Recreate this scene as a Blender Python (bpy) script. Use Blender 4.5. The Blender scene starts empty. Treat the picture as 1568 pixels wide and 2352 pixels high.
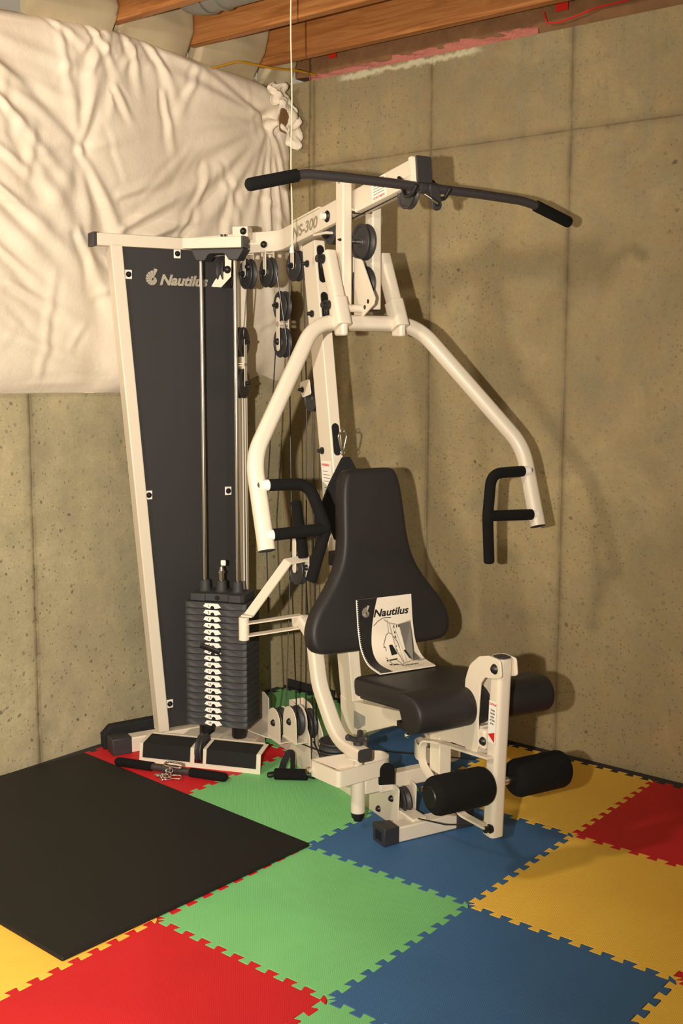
import bpy, bmesh, math, random
from mathutils import Vector, Matrix, Quaternion
random.seed(7)
SC = bpy.context.scene
COL = SC.collection
V = Vector
rad = math.radians

# ------------------------------------------------------------------ helpers
def lin(r, g, b):
    f = lambda c: (c/255/12.92) if c/255 <= .04045 else ((c/255+.055)/1.055)**2.4
    return (f(r), f(g), f(b), 1)

class MB:
    """collects primitive shapes for ONE mesh"""
    def __init__(s): s.v = []; s.f = []
    def add(s, vs, fs):
        o = len(s.v); s.v += [tuple(v) for v in vs]; s.f += [tuple(i+o for i in f) for f in fs]; return s
    def box(s, c, size, ax=(1,0,0), ay=(0,1,0), az=(0,0,1)):
        ax, ay, az, c = V(ax), V(ay), V(az), V(c); vs = []
        for i in (-.5, .5):
            for j in (-.5, .5):
                for k in (-.5, .5): vs.append(c+ax*size[0]*i+ay*size[1]*j+az*size[2]*k)
        return s.add(vs, [(0,1,3,2),(4,6,7,5),(0,4,5,1),(2,3,7,6),(0,2,6,4),(1,5,7,3)])
    def prism(s, poly, o, ax, ay, t0, t1):
        """polygon (a,b) in plane o+a*ax+b*ay, thickness t0..t1 along ax x ay"""
        o, ax, ay = V(o), V(ax), V(ay); n = ax.cross(ay).normalized(); m = len(poly)
        vs = [o+ax*a+ay*b+n*t0 for a, b in poly]+[o+ax*a+ay*b+n*t1 for a, b in poly]
        fs = [tuple(reversed(range(m))), tuple(range(m, 2*m))]+[(i, (i+1) % m, (i+1) % m+m, i+m) for i in range(m)]
        return s.add(vs, fs)
    def sweep(s, path, sec, up=(0,0,1), closed=False, caps=True, fixed=False):
        """section polygon (a,b) swept along path; a along side vector, b along the transported up"""
        P = [V(p) for p in path]; n = len(P); m = len(sec); up = V(up).normalized(); up0 = up.copy(); rings = []; prev = None
        for i in range(n):
            if closed: t0 = (P[i]-P[i-1]).normalized(); t1 = (P[(i+1) % n]-P[i]).normalized()
            else:
                t0 = (P[i]-P[i-1]).normalized() if i else (P[1]-P[0]).normalized()
                t1 = (P[i+1]-P[i]).normalized() if i < n-1 else t0
            t = (t0+t1).normalized()
            if prev is not None and not fixed: up = prev.rotation_difference(t) @ up
            if fixed: up = up0
            up = (up-t*up.dot(t)).normalized(); side = t.cross(up).normalized(); prev = t
            k = 1/max(.5, math.sqrt((1+t0.dot(t1))/2))
            rings.append([P[i]+side*a+up*b for a, b in sec] if k < 1.01 else [P[i]+side*a+up*b for a, b in sec])
        vs = [v for r in rings for v in r]; fs = []
        for i in range(n if closed else n-1):
            j = (i+1) % n
            for k in range(m): l = (k+1) % m; fs.append((i*m+k, i*m+l, j*m+l, j*m+k))
        if caps and not closed: fs += [tuple(reversed(range(m))), tuple((n-1)*m+k for k in range(m))]
        return s.add(vs, fs)
    def cyl(s, a, b, r, r2=None, n=24):
        return s.lathe(a, b, [(0, r), (1, r if r2 is None else r2)], n)
    def lathe(s, a, b, prof, n=28):
        """prof: (t along a->b, radius)"""
        a, b = V(a), V(b); d = b-a; z = d.normalized(); x = z.orthogonal().normalized(); y = z.cross(x); vs = []; m = len(prof)
        for t, r in prof:
            for k in range(n):
                q = 2*math.pi*k/n; vs.append(a+d*t+(x*math.cos(q)+y*math.sin(q))*r)
        fs = [(i*n+k, i*n+(k+1) % n, (i+1)*n+(k+1) % n, (i+1)*n+k) for i in range(m-1) for k in range(n)]
        fs += [tuple(reversed(range(n))), tuple((m-1)*n+k for k in range(n))]
        return s.add(vs, fs)
    def build(s, name, mat, parent=None, bevel=0, seg=2, smooth=32, sub=0, label=None):
        me = bpy.data.meshes.new(name); me.from_pydata(s.v, [], s.f); me.validate()
        bm = bmesh.new(); bm.from_mesh(me); bmesh.ops.recalc_face_normals(bm, faces=bm.faces); bm.to_mesh(me); bm.free()
        o = bpy.data.objects.new(name, me); COL.objects.link(o)
        if mat: me.materials.append(mat)
        if parent: o.parent = parent
        if bevel:
            b = o.modifiers.new('Bevel', 'BEVEL'); b.width = bevel; b.segments = seg; b.limit_method = 'ANGLE'; b.angle_limit = rad(32)
        if sub:
            m = o.modifiers.new('Sub', 'SUBSURF'); m.levels = m.render_levels = sub
        if smooth:
            me.polygons.foreach_set('use_smooth', [True]*len(me.polygons)); me.set_sharp_from_angle(angle=rad(smooth if not sub else 180))
        if label: o['label'] = label
        return o

def circ(r, n=16, ry=None): return [(r*math.cos(2*math.pi*k/n), (ry or r)*math.sin(2*math.pi*k/n)) for k in range(n)]
def rrect(w, h, r, n=4):
    o = []
    for cx, cy, a in ((w/2-r, h/2-r, 0), (-w/2+r, h/2-r, 90), (-w/2+r, -h/2+r, 180), (w/2-r, -h/2+r, 270)):
        for k in range(n+1): q = rad(a+90*k/n); o.append((cx+r*math.cos(q), cy+r*math.sin(q)))
    return o
def fillet(path, r, n=8):
    P = [V(p) for p in path]; out = [P[0]]; rs = r if isinstance(r, (list, tuple)) else [r]*(len(P)-2)
    for i in range(1, len(P)-1):
        a, b = (P[i-1]-P[i]), (P[i+1]-P[i]); ang = a.angle(b)
        L = min(rs[i-1]/math.tan(ang/2), a.length*.49, b.length*.49); p0 = P[i]+a.normalized()*L; p1 = P[i]+b.normalized()*L
        for k in range(n+1): t = k/n; out.append(p0*(1-t)**2+P[i]*2*t*(1-t)+p1*t*t)
    out.append(P[-1]); return out
def roundpoly(poly, r, n=4):
    P = [V((a, b, 0)) for a, b in poly]; m = len(P); out = []
    rs = r if isinstance(r, (list, tuple)) else [r]*m
    for i in range(m):
        a, b = P[i-1]-P[i], P[(i+1) % m]-P[i]; ang = a.angle(b)
        if rs[i] <= 0: out.append((P[i].x, P[i].y)); continue
        L = min(rs[i]/math.tan(ang/2), a.length*.49, b.length*.49); p0 = P[i]+a.normalized()*L; p1 = P[i]+b.normalized()*L
        for k in range(n+1): t = k/n; q = p0*(1-t)**2+P[i]*2*t*(1-t)+p1*t*t; out.append((q.x, q.y))
    return out
def tag(o, label=None, cat=None, group=None, kind=None):
    if label: o['label'] = label
    if cat: o['category'] = cat
    if group: o['group'] = group
    if kind: o['kind'] = kind
    return o
def empty(name, loc=(0,0,0), rz=0, parent=None):
    o = bpy.data.objects.new(name, None); o.empty_display_size = .1; o.location = loc; o.rotation_euler = (0, 0, rz); COL.objects.link(o)
    if parent: o.parent = parent
    return o
def text(name, body, mat, parent, o, ax, ay, height, width=None, shear=0, bold=.0, ext=.0006, spacing=1.0, label=None, align='LEFT'):
    """lettering: origin o, ax = reading direction, ay = up; height = cap height"""
    cu = bpy.data.curves.new(name, 'FONT'); cu.body = body; cu.size = height/.69; cu.shear = shear; cu.offset = bold*height
    cu.extrude = ext; cu.space_character = spacing; cu.align_x = align; cu.resolution_u = 4
    t = bpy.data.objects.new(name+'_tmp', cu); COL.objects.link(t); bpy.context.view_layer.update()
    me = bpy.data.meshes.new_from_object(t.evaluated_get(bpy.context.evaluated_depsgraph_get())); bpy.data.objects.remove(t)
    ax, ay, o = V(ax).normalized(), V(ay), V(o); ay = (ay-ax*ay.dot(ax)).normalized(); n = ax.cross(ay)
    sx = 1
    if width:
        xs = [v.co.x for v in me.vertices]; sx = width/(max(xs)-min(xs)); x0 = min(xs)
        for v in me.vertices: v.co.x = (v.co.x-(x0 if align == 'LEFT' else 0))*sx
    M = Matrix((( ax.x, ay.x, n.x, o.x), (ax.y, ay.y, n.y, o.y), (ax.z, ay.z, n.z, o.z), (0,0,0,1)))
    me.transform(M); me.name = name
    ob = bpy.data.objects.new(name, me); COL.objects.link(ob); me.materials.clear(); me.materials.append(mat)
    if parent: ob.parent = parent
    if label: ob['label'] = label
    return ob

# ------------------------------------------------------------------ materials
def nt(name):
    m = bpy.data.materials.new(name); m.use_nodes = True; t = m.node_tree; b = t.nodes['Principled BSDF']; return m, t, b
def N(t, k, **kw):
    n = t.nodes.new(k)
    for a, v in kw.items():
        if a.startswith('i_'): n.inputs[a[2:].replace('_', ' ')].default_value = v
        else: setattr(n, a, v)
    return n
def mixc(t, fac, a, b, mode='MIX'):
    n = t.nodes.new('ShaderNodeMix'); n.data_type = 'RGBA'; n.blend_type = mode
    for i, x in ((0, fac), (6, a), (7, b)):
        if isinstance(x, (int, float)): n.inputs[i].default_value = x
        elif isinstance(x, tuple): n.inputs[i].default_value = x
        else: t.links.new(x, n.inputs[i])
    return n.outputs[2]
def math_(t, op, a, b=None, c=None, clamp=False):
    n = t.nodes.new('ShaderNodeMath'); n.operation = op; n.use_clamp = clamp
    for i, x in enumerate((a, b, c)):
        if x is None: continue
        if isinstance(x, (int, float)): n.inputs[i].default_value = x
        else: t.links.new(x, n.inputs[i])
    return n.outputs[0]
def ramp(t, fac, stops):
    n = t.nodes.new('ShaderNodeValToRGB'); e = n.color_ramp.elements
    while len(e) < len(stops): e.new(.5)
    for i, (p, c) in enumerate(stops): e[i].position = p; e[i].color = c if isinstance(c, tuple) else (c, c, c, 1)
    t.links.new(fac, n.inputs[0]); return n.outputs[0]
def noise(t, vec, scale, detail=3, rough=.55, dist=0):
    n = t.nodes.new('ShaderNodeTexNoise'); n.inputs['Scale'].default_value = scale; n.inputs['Detail'].default_value = detail
    n.inputs['Roughness'].default_value = rough; n.inputs['Distortion'].default_value = dist
    if vec is not None: t.links.new(vec, n.inputs['Vector'])
    return n.outputs[0]
def bump(t, b, h, strength=.3, dist=.002):
    n = t.nodes.new('ShaderNodeBump'); n.inputs['Strength'].default_value = strength; n.inputs['Distance'].default_value = dist
    t.links.new(h, n.inputs['Height']); t.links.new(n.outputs[0], b.inputs['Normal']); return n
def simple(name, rgb, rough=.5, metal=0, var=.06, vscale=30, bmp=0, bscale=400, bdist=.0005, spec=.5, coat=0):
    m, t, b = nt(name); tc = t.nodes.new('ShaderNodeTexCoord').outputs['Object']
    c = lin(*rgb); c2 = tuple(x*(1-var*2) for x in c[:3])+(1,)
    t.links.new(mixc(t, noise(t, tc, vscale), c, c2), b.inputs['Base Color'])
    b.inputs['Roughness'].default_value = rough; b.inputs['Metallic'].default_value = metal; b.inputs['Specular IOR Level'].default_value = spec
    if coat: b.inputs['Coat Weight'].default_value = coat; b.inputs['Coat Roughness'].default_value = .2
    if bmp: bump(t, b, noise(t, tc, bscale, 2), bmp, bdist)
    return m

M_cream = simple('cream powder coat', (221, 209, 190), .38, var=.02, vscale=8, bmp=.12, bscale=900, bdist=.0003)
M_dark = simple('dark grey moulded plastic', (52, 50, 52), .5, var=.05, bmp=.2, bscale=700)
M_black = simple('black plastic', (22, 21, 22), .42, var=.05)
M_foam = simple('black foam rubber', (17, 15, 15), .92, var=.1, bmp=.5, bscale=900, bdist=.0008, spec=.25)
M_vinyl = simple('charcoal vinyl', (38, 35, 36), .5, var=.04, bmp=.25, bscale=1300, bdist=.0003, spec=.35)
M_barm = simple('charcoal painted steel', (58, 54, 55), .42, var=.05)
M_rubber = simple('dark rubber', (38, 37, 38), .7, var=.08)
M_plate = simple('weight plate grey', (58, 58, 60), .6, var=.12, vscale=60, bmp=.4, bscale=500, bdist=.0006)
M_panel = simple('slate grey panel', (47, 45, 46), .5, var=.03, vscale=6, bmp=.1, bscale=300)
M_chrome = simple('chrome', (225, 220, 212), .17, 1, var=.02)
M_steel = simple('brushed nickel lettering', (214, 204, 186), .38, .55, var=.1, vscale=300)
M_silver = simple('grey lettering', (150, 138, 118), .5, var=.02)
M_white = simple('white sticker', (238, 234, 226), .45, var=.01)
M_red = simple('red print', (205, 35, 22), .5, var=.02)
M_ink = simple('black print', (28, 26, 26), .5, var=.02)
M_greyink = simple('grey print', (110, 105, 98), .5, var=.02)
M_lightgrey = simple('light grey print', (175, 165, 148), .5, var=.02)
M_windowgrey = simple('pale grey steel', (150, 148, 142), .5, var=.05)
M_paper = simple('cream paper', (236, 224, 204), .5, var=.01)
M_cord = simple('white cord', (238, 225, 198), .7, var=.05, vscale=200)
M_cable = simple('black coated cable', (14, 14, 15), .35, var=.02)
M_yellow = simple('yellow cable jacket', (172, 124, 18), .45, var=.05)
M_strap = simple('black nylon webbing', (14, 13, 13), .8, var=.1, bmp=.5, bscale=1500)
M_duct = simple('galvanised duct', (150, 148, 142), .38, .55, var=.15, vscale=25)
M_grip = simple('black grip tape', (20, 18, 18), .85, var=.2, vscale=500, bmp=.5, bscale=1200)

def foam_mat(name, rgb, rot):
    m, t, b = nt(name); tc = t.nodes.new('ShaderNodeTexCoord').outputs['Object']
    c = lin(*rgb)
    n1 = noise(t, tc, 2.2, 4); n2 = noise(t, tc, 900, 2)
    f = math_(t, 'ADD', math_(t, 'MULTIPLY', n1, .7), math_(t, 'MULTIPLY', n2, .3))
    a = tuple(min(1, x*1.12+.003) for x in c[:3])+(1,); d = tuple(x*.86 for x in c[:3])+(1,)
    base = mixc(t, ramp(t, f, [(.3, 0.), (.7, 1.)]), d, a)
    # faint scuffs
    mp = N(t, 'ShaderNodeMapping'); mp.inputs['Scale'].default_value = (1.2, 30, 1); mp.inputs['Rotation'].default_value = (0, 0, rot+.8); t.links.new(tc, mp.inputs[0])
    sc = ramp(t, noise(t, mp.outputs[0], 3.0, 5, .7), [(.70, 0.), (.78, .35)])
    sc = math_(t, 'MULTIPLY', sc, ramp(t, noise(t, tc, 1.7, 2), [(.5, 0.), (.62, 1.)]))
    t.links.new(mixc(t, sc, base, tuple(min(1, x*1.5+.05) for x in c[:3])+(1,)), b.inputs['Base Color'])
    b.inputs['Roughness'].default_value = .62; b.inputs['Specular IOR Level'].default_value = .3
    w = N(t, 'ShaderNodeMapping'); w.inputs['Rotation'].default_value = (0, 0, rot); t.links.new(tc, w.inputs[0])
    wv = N(t, 'ShaderNodeTexWave', wave_type='BANDS', bands_direction='X'); wv.inputs['Scale'].default_value = 62; t.links.new(w.outputs[0], wv.inputs[0])
    wy = N(t, 'ShaderNodeTexWave', wave_type='BANDS', bands_direction='Y'); wy.inputs['Scale'].default_value = 40; t.links.new(w.outputs[0], wy.inputs[0])
    bump(t, b, math_(t, 'MULTIPLY', wv.outputs[1], math_(t, 'ADD', wy.outputs[1], .6)), .28, .0010)
    return m
M_tiles = {'red': foam_mat('red foam', (206, 34, 40), -.78), 'green': foam_mat('green foam', (124, 198, 126), -.78),
           'blue': foam_mat('blue foam', (62, 104, 150), -.78), 'yellow': foam_mat('yellow foam', (255, 199, 80), -.78)}
M_border = foam_mat('charcoal foam', (50, 50, 54), .1)
def mat_mat():
    m, t, b = nt('black vinyl mat'); tc = t.nodes.new('ShaderNodeTexCoord').outputs['Object']
    t.links.new(mixc(t, noise(t, tc, 3, 5), lin(22, 21, 20), lin(29, 28, 26)), b.inputs['Base Color']); b.inputs['Roughness'].default_value = .58
    b.inputs['Specular IOR Level'].default_value = .35
    bump(t, b, noise(t, tc, 800, 2), .4, .0005); return m
M_mat = mat_mat()

def concrete(name, joints, axis, hz, eff, ca=(158, 143, 108), cb=(192, 172, 128)):
    """board-formed concrete: pits, blotches, form joints at the given coordinates along `axis` (0=x,1=y)"""
    m, t, b = nt(name); tc = t.nodes.new('ShaderNodeTexCoord').outputs['Object']
    sp = N(t, 'ShaderNodeSeparateXYZ'); t.links.new(tc, sp.inputs[0]); A = sp.outputs[axis]; Zc = sp.outputs[2]
    big = noise(t, tc, 1.6, 5, .6, .4); mid = noise(t, tc, 9, 5, .65); fine = noise(t, tc, 120, 3, .6)
    base = mixc(t, ramp(t, big, [(.32, 0.), (.68, 1.)]), lin(*ca), lin(*cb))
    base = mixc(t, ramp(t, mid, [(.35, 0.), (.72, .55)]), base, lin(138, 132, 108))
    base = mixc(t, ramp(t, fine, [(.3, .22), (.6, 0.)]), base, lin(110, 96, 70))
    st = ramp(t, noise(t, tc, 3.3, 6, .68, .8), [(.54, 0.), (.68, .26)]); base = mixc(t, st, base, lin(122, 116, 98))
    st = ramp(t, noise(t, tc, 2.1, 6, .62, 1.2), [(.56, 0.), (.72, .18)]); base = mixc(t, st, base, lin(206, 188, 146))
    # grey drips
    mp = N(t, 'ShaderNodeMapping'); mp.inputs['Scale'].default_value = (9, 9, .7); t.links.new(tc, mp.inputs[0])
    dr = ramp(t, noise(t, mp.outputs[0], 1.3, 5, .7), [(.5, 0.), (.75, .5)])
    top = math_(t, 'MULTIPLY', math_(t, 'SUBTRACT', Zc, 1.9), 1.2, clamp=True)
    base = mixc(t, math_(t, 'MULTIPLY', dr, math_(t, 'ADD', top, .35)), base, lin(128, 124, 104))
    # bug holes
    hs = None
    for sc, th, dens in ((24, .20, .50), (64, .26, .40), (11, .11, .50)):
        vo = N(t, 'ShaderNodeTexVoronoi'); vo.inputs['Scale'].default_value = sc; vo.inputs['Randomness'].default_value = 1
        wp = t.nodes.new('ShaderNodeVectorMath'); wp.operation = 'ADD'; t.links.new(tc, wp.inputs[0])
        ns = N(t, 'ShaderNodeTexNoise'); ns.inputs['Scale'].default_value = sc*1.3; t.links.new(tc, ns.inputs[0])
        sv = t.nodes.new('ShaderNodeVectorMath'); sv.operation = 'SCALE'; sv.inputs[3].default_value = .5/sc; t.links.new(ns.outputs[1], sv.inputs[0]); t.links.new(sv.outputs[0], wp.inputs[1])
        t.links.new(wp.outputs[0], vo.inputs['Vector'])
        h = ramp(t, vo.outputs['Distance'], [(th*.55, 1.), (th, 0.)])
        hc = N(t, 'ShaderNodeSeparateColor'); t.links.new(vo.outputs['Color'], hc.inputs[0])
        pick = math_(t, 'MULTIPLY', math_(t, 'GREATER_THAN', hc.outputs[0], dens), math_(t, 'ADD', math_(t, 'MULTIPLY', hc.outputs[1], .7), .25))
        h = math_(t, 'MULTIPLY', h, pick)
        hs = h if hs is None else math_(t, 'MAXIMUM', hs, h)
    zone = ramp(t, math_(t, 'SUBTRACT', noise(t, tc, 1.5, 4), math_(t, 'MULTIPLY', math_(t, 'SUBTRACT', Zc, 1.2), .07)), [(.36, .35), (.56, 1.)])
    hs = math_(t, 'MULTIPLY', hs, zone)
    base = mixc(t, math_(t, 'MULTIPLY', hs, .78), base, lin(78, 72, 56))
    # joints
    jn = None; wob = math_(t, 'MULTIPLY', math_(t, 'SUBTRACT', noise(t, tc, 5, 3), .5), .008); jl = None
    for j in joints:
        d = math_(t, 'ABSOLUTE', math_(t, 'SUBTRACT', math_(t, 'ADD', A, wob), j))
        q = ramp(t, d, [(.010, 1.), (.015, .35), (.045, 0.)]) ; q2 = ramp(t, d, [(.0012, 1.), (.005, 0.)])
        jn = q if jn is None else math_(t, 'MAXIMUM', jn, q); jl = q2 if jl is None else math_(t, 'MAXIMUM', jl, q2)
    if hz:
        d = math_(t, 'ABSOLUTE', math_(t, 'SUBTRACT', math_(t, 'ADD', Zc, wob), hz))
        jn = math_(t, 'MAXIMUM', jn, ramp(t, d, [(.002, .9), (.012, .5), (.03, 0.)])); jl = math_(t, 'MAXIMUM', jl, ramp(t, d, [(.001, 1.), (.004, 0.)]))
    brk = ramp(t, noise(t, tc, 14, 4), [(.3, .35), (.6, 1.)])
    base = mixc(t, math_(t, 'MULTIPLY', math_(t, 'MULTIPLY', jn, brk), .62), base, lin(112, 98, 76))
    base = mixc(t, math_(t, 'MULTIPLY', math_(t, 'MULTIPLY', jl, brk), .5), base, lin(84, 68, 48))
    if eff:
        nz = noise(t, tc, 22, 5, .7); ln = math_(t, 'SUBTRACT', 2.745, math_(t, 'MULTIPLY', nz, .06))
        e = ramp(t, math_(t, 'ABSOLUTE', math_(t, 'SUBTRACT', Zc, ln)), [(.004, 1.), (.016, 0.)])
        rng = math_(t, 'MULTIPLY', ramp(t, math_(t, 'ADD', A, 1.1), [(.15, 0.), (.2, 1.)]), ramp(t, math_(t, 'ADD', A, 1.1), [(.84, 1.), (.9, 0.)]))
        base = mixc(t, math_(t, 'MULTIPLY', math_(t, 'MULTIPLY', e, rng), .7), base, lin(214, 206, 176))
    t.links.new(base, b.inputs['Base Color']); b.inputs['Roughness'].default_value = .82; b.inputs['Specular IOR Level'].default_value = .25
    hgt = math_(t, 'SUBTRACT', math_(t, 'MULTIPLY', mid, .5), math_(t, 'ADD', math_(t, 'MULTIPLY', hs, 1.5), math_(t, 'MULTIPLY', jl, 1.0)))
    bump(t, b, hgt, .45, .004)
    return m
M_wallR = concrete('right wall concrete', [-1.077, -.451, .178, .806, 1.43, 2.05], 0, 2.365, True, (142, 126, 94), (174, 153, 111))
M_wallL = concrete('left wall concrete', [.521, -.1, 1.15, -.72], 1, None, False, (164, 153, 122), (190, 176, 140))
M_slab = simple('floor slab concrete', (120, 112, 96), .85, var=.1, vscale=4)

def wood():
    m, t, b = nt('joist lumber'); tc = t.nodes.new('ShaderNodeTexCoord').outputs['Object']
    mp = N(t, 'ShaderNodeMapping'); mp.inputs['Scale'].default_value = (1.1, 14, 14); t.links.new(tc, mp.inputs[0])
    n = noise(t, mp.outputs[0], 2.2, 6, .6, 1.2)
    mp2 = N(t, 'ShaderNodeMapping'); mp2.inputs['Scale'].default_value = (.8, 60, 60); t.links.new(tc, mp2.inputs[0])
    g = noise(t, mp2.outputs[0], 3, 4, .6, .4)
    c = ramp(t, n, [(.25, lin(132, 80, 36)), (.5, lin(174, 112, 58)), (.75, lin(198, 138, 80))])
    c = mixc(t, ramp(t, g, [(.45, 0.), (.75, .5)]), c, lin(118, 64, 28))
    t.links.new(c, b.inputs['Base Color']); b.inputs['Roughness'].default_value = .6; bump(t, b, g, .2, .001); return m
M_wood = wood()
M_osb = simple('subfloor board', (88, 66, 40), .8, var=.25, vscale=20)

def cloth():
    m, t, b = nt('white insulation facing'); tc = t.nodes.new('ShaderNodeTexCoord').outputs['Object']
    n = noise(t, tc, 3, 5, .6)
    c = mixc(t, ramp(t, n, [(.3, 0.), (.7, 1.)]), lin(224, 210, 190), lin(240, 227, 208))
    st = ramp(t, noise(t, tc, 5.5, 4, .7), [(.66, 0.), (.74, .25)])
    t.links.new(mixc(t, st, c, lin(214, 176, 128)), b.inputs['Base Color']); b.inputs['Roughness'].default_value = .6
    b.inputs['Specular IOR Level'].default_value = .3
    h = math_(t, 'ADD', noise(t, tc, 30, 5, .7), math_(t, 'MULTIPLY', noise(t, tc, 260, 3), .3))
    bump(t, b, h, .5, .004); return m
M_cloth = cloth()
M_batt = simple('grey white batt facing', (186, 170, 138), .7, var=.12, vscale=5, bmp=.35, bscale=14, bdist=.008)
M_kraft = simple('kraft paper facing', (148, 106, 68), .8, var=.30, vscale=14, bmp=.6, bscale=40, bdist=.006)
M_pink = simple('pink fibreglass', (206, 128, 112), .95, var=.15, vscale=40, bmp=.8, bscale=120, bdist=.006)

# ------------------------------------------------------------------ room
T = .61
YW, XW = 1.879, -1.269
def struct(o): o['kind'] = 'structure'; return o
struct(MB().box((.9, -.9, -.062), (5.0, 6.6, .1)).build('floor', M_slab, smooth=0))
struct(MB().box((1.08, YW+.1, 1.345), (4.9, .2, 2.77)).build('wall_right', M_wallR, smooth=0))
struct(MB().box((XW-.1, -1.05, 1.345), (.2, 6.25, 2.77)).build('wall_left', M_wallL, smooth=0))
struct(MB().box((.9, -.9, 3.03), (5.0, 6.6, .03)).build('ceiling', M_osb, smooth=0))
# joists: own objects
JO = [(1.70, 'wooden ceiling joist nearest the right concrete wall'), (1.30, 'wooden ceiling joist second from the right wall, beside the metal duct'),
      (.91, 'wooden ceiling joist third from the right wall, above the insulation blanket'), (.51, 'wooden ceiling joist at the top left corner, mostly cut off')]
for y, lb in JO:
    tag(MB().box((1.05, y, 2.888), (4.55, .04, .24)).build('ceiling_joist', M_wood, bevel=.002, seg=1), lb, 'joist', 'ceiling joists')
# form-tie ridges: thin fins left by the shutter joints
def ridge(name, pts, sec, up): return struct(MB().sweep(pts, sec, up).build(name, M_wallR, smooth=0))

# wall top insulation (kraft faced batt over pink fibreglass)
def lumpy(name, mat, x0, x1, y, z0f, z1f, depth, nx=120, nz=8, seed=0, amp=.03):
    rr = random.Random(seed); ph = [rr.uniform(0, 6.3) for _ in range(8)]
    vs = []; fs = []
    for i in range(nx+1):
        x = x0+(x1-x0)*i/nx; a, b_ = z0f(x), z1f(x)
        for k in range(nz+1):
            s = k/nz; z = a+(b_-a)*s
            n = sum(math.sin(x*w+ph[q]+s*3*(q+1)) for q, w in enumerate((7, 13, 23, 41, 67)))/5
            vs.append((x, y-depth*math.sin(math.pi*min(1, s*.7+.25))-amp*n, z))
    for i in range(nx):
        for k in range(nz): o = i*(nz+1)+k; fs.append((o, o+1, o+nz+2, o+nz+1))
    m = len(vs)
    vs += [(x, y+.12, z) for x, _, z in vs[:m]]
    for i in range(nx):
        for k in range(nz): o = i*(nz+1)+k+m; fs.append((o, o+nz+1, o+nz+2, o+1))
    for i in range(nx):
        a = i*(nz+1); fs.append((a, a+nz+1, a+nz+1+m, a+m)); a += nz; fs.append((a, a+m, a+nz+1+m, a+nz+1))
    mb = MB(); mb.add(vs, fs); return mb.build(name, mat, smooth=60)
ww = lambda x: .5+.5*math.sin(x*9+1)*math.sin(x*4.3)
pk = tag(lumpy('fibreglass_batt', M_pink, -1.12, .02, YW+.03, lambda x: 2.715, lambda x: 2.76+.03*ww(x), .01, seed=3, amp=.010), 'pink fibreglass poking out along the top of the right wall', 'insulation')
kr = tag(lumpy('kraft_faced_batt', M_kraft, -1.2, 3.4, YW+.045, lambda x: 2.735+(.02 if x < 0 else -.012), lambda x: 3.01, .025, nx=240, seed=5, amp=.014), 'brown kraft paper faced insulation with red print on top of the right wall', 'insulation')
def redp(pts, w):
    mb = MB(); mb.sweep(pts, [(-w/2, -.001), (w/2, -.001), (w/2, .001), (-w/2, .001)], (0, -1, 0)); return mb
# red printed line, block and bars on the paper
ry = YW-.012
redp([(.06, ry, 2.80), (.075, ry, 2.757), (.13, ry, 2.752), (.20, ry, 2.762), (.27, ry, 2.775), (.36, ry, 2.777), (.53, ry, 2.786)], .006).build('printed_line', M_red, kr)
redp([(.55, ry, 2.79), (.8, ry, 2.79), (1.2, ry, 2.80)], .006).build('printed_line', M_red, kr)
MB().box((.135, ry, 2.815), (.05, .003, .05)).build('printed_block', M_red, kr)
mbp = MB()
for k in range(13): mbp.box((.345+k*.022, ry, 2.832), (.012, .003, .04), ax=(1, 0, .0), az=(.25, 0, 1))
mbp.build('printed_lettering', M_red, kr, smooth=0)
MB().box((-.96, ry, 2.825), (.035, .003, .05)).build('printed_block', M_red, kr)

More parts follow.
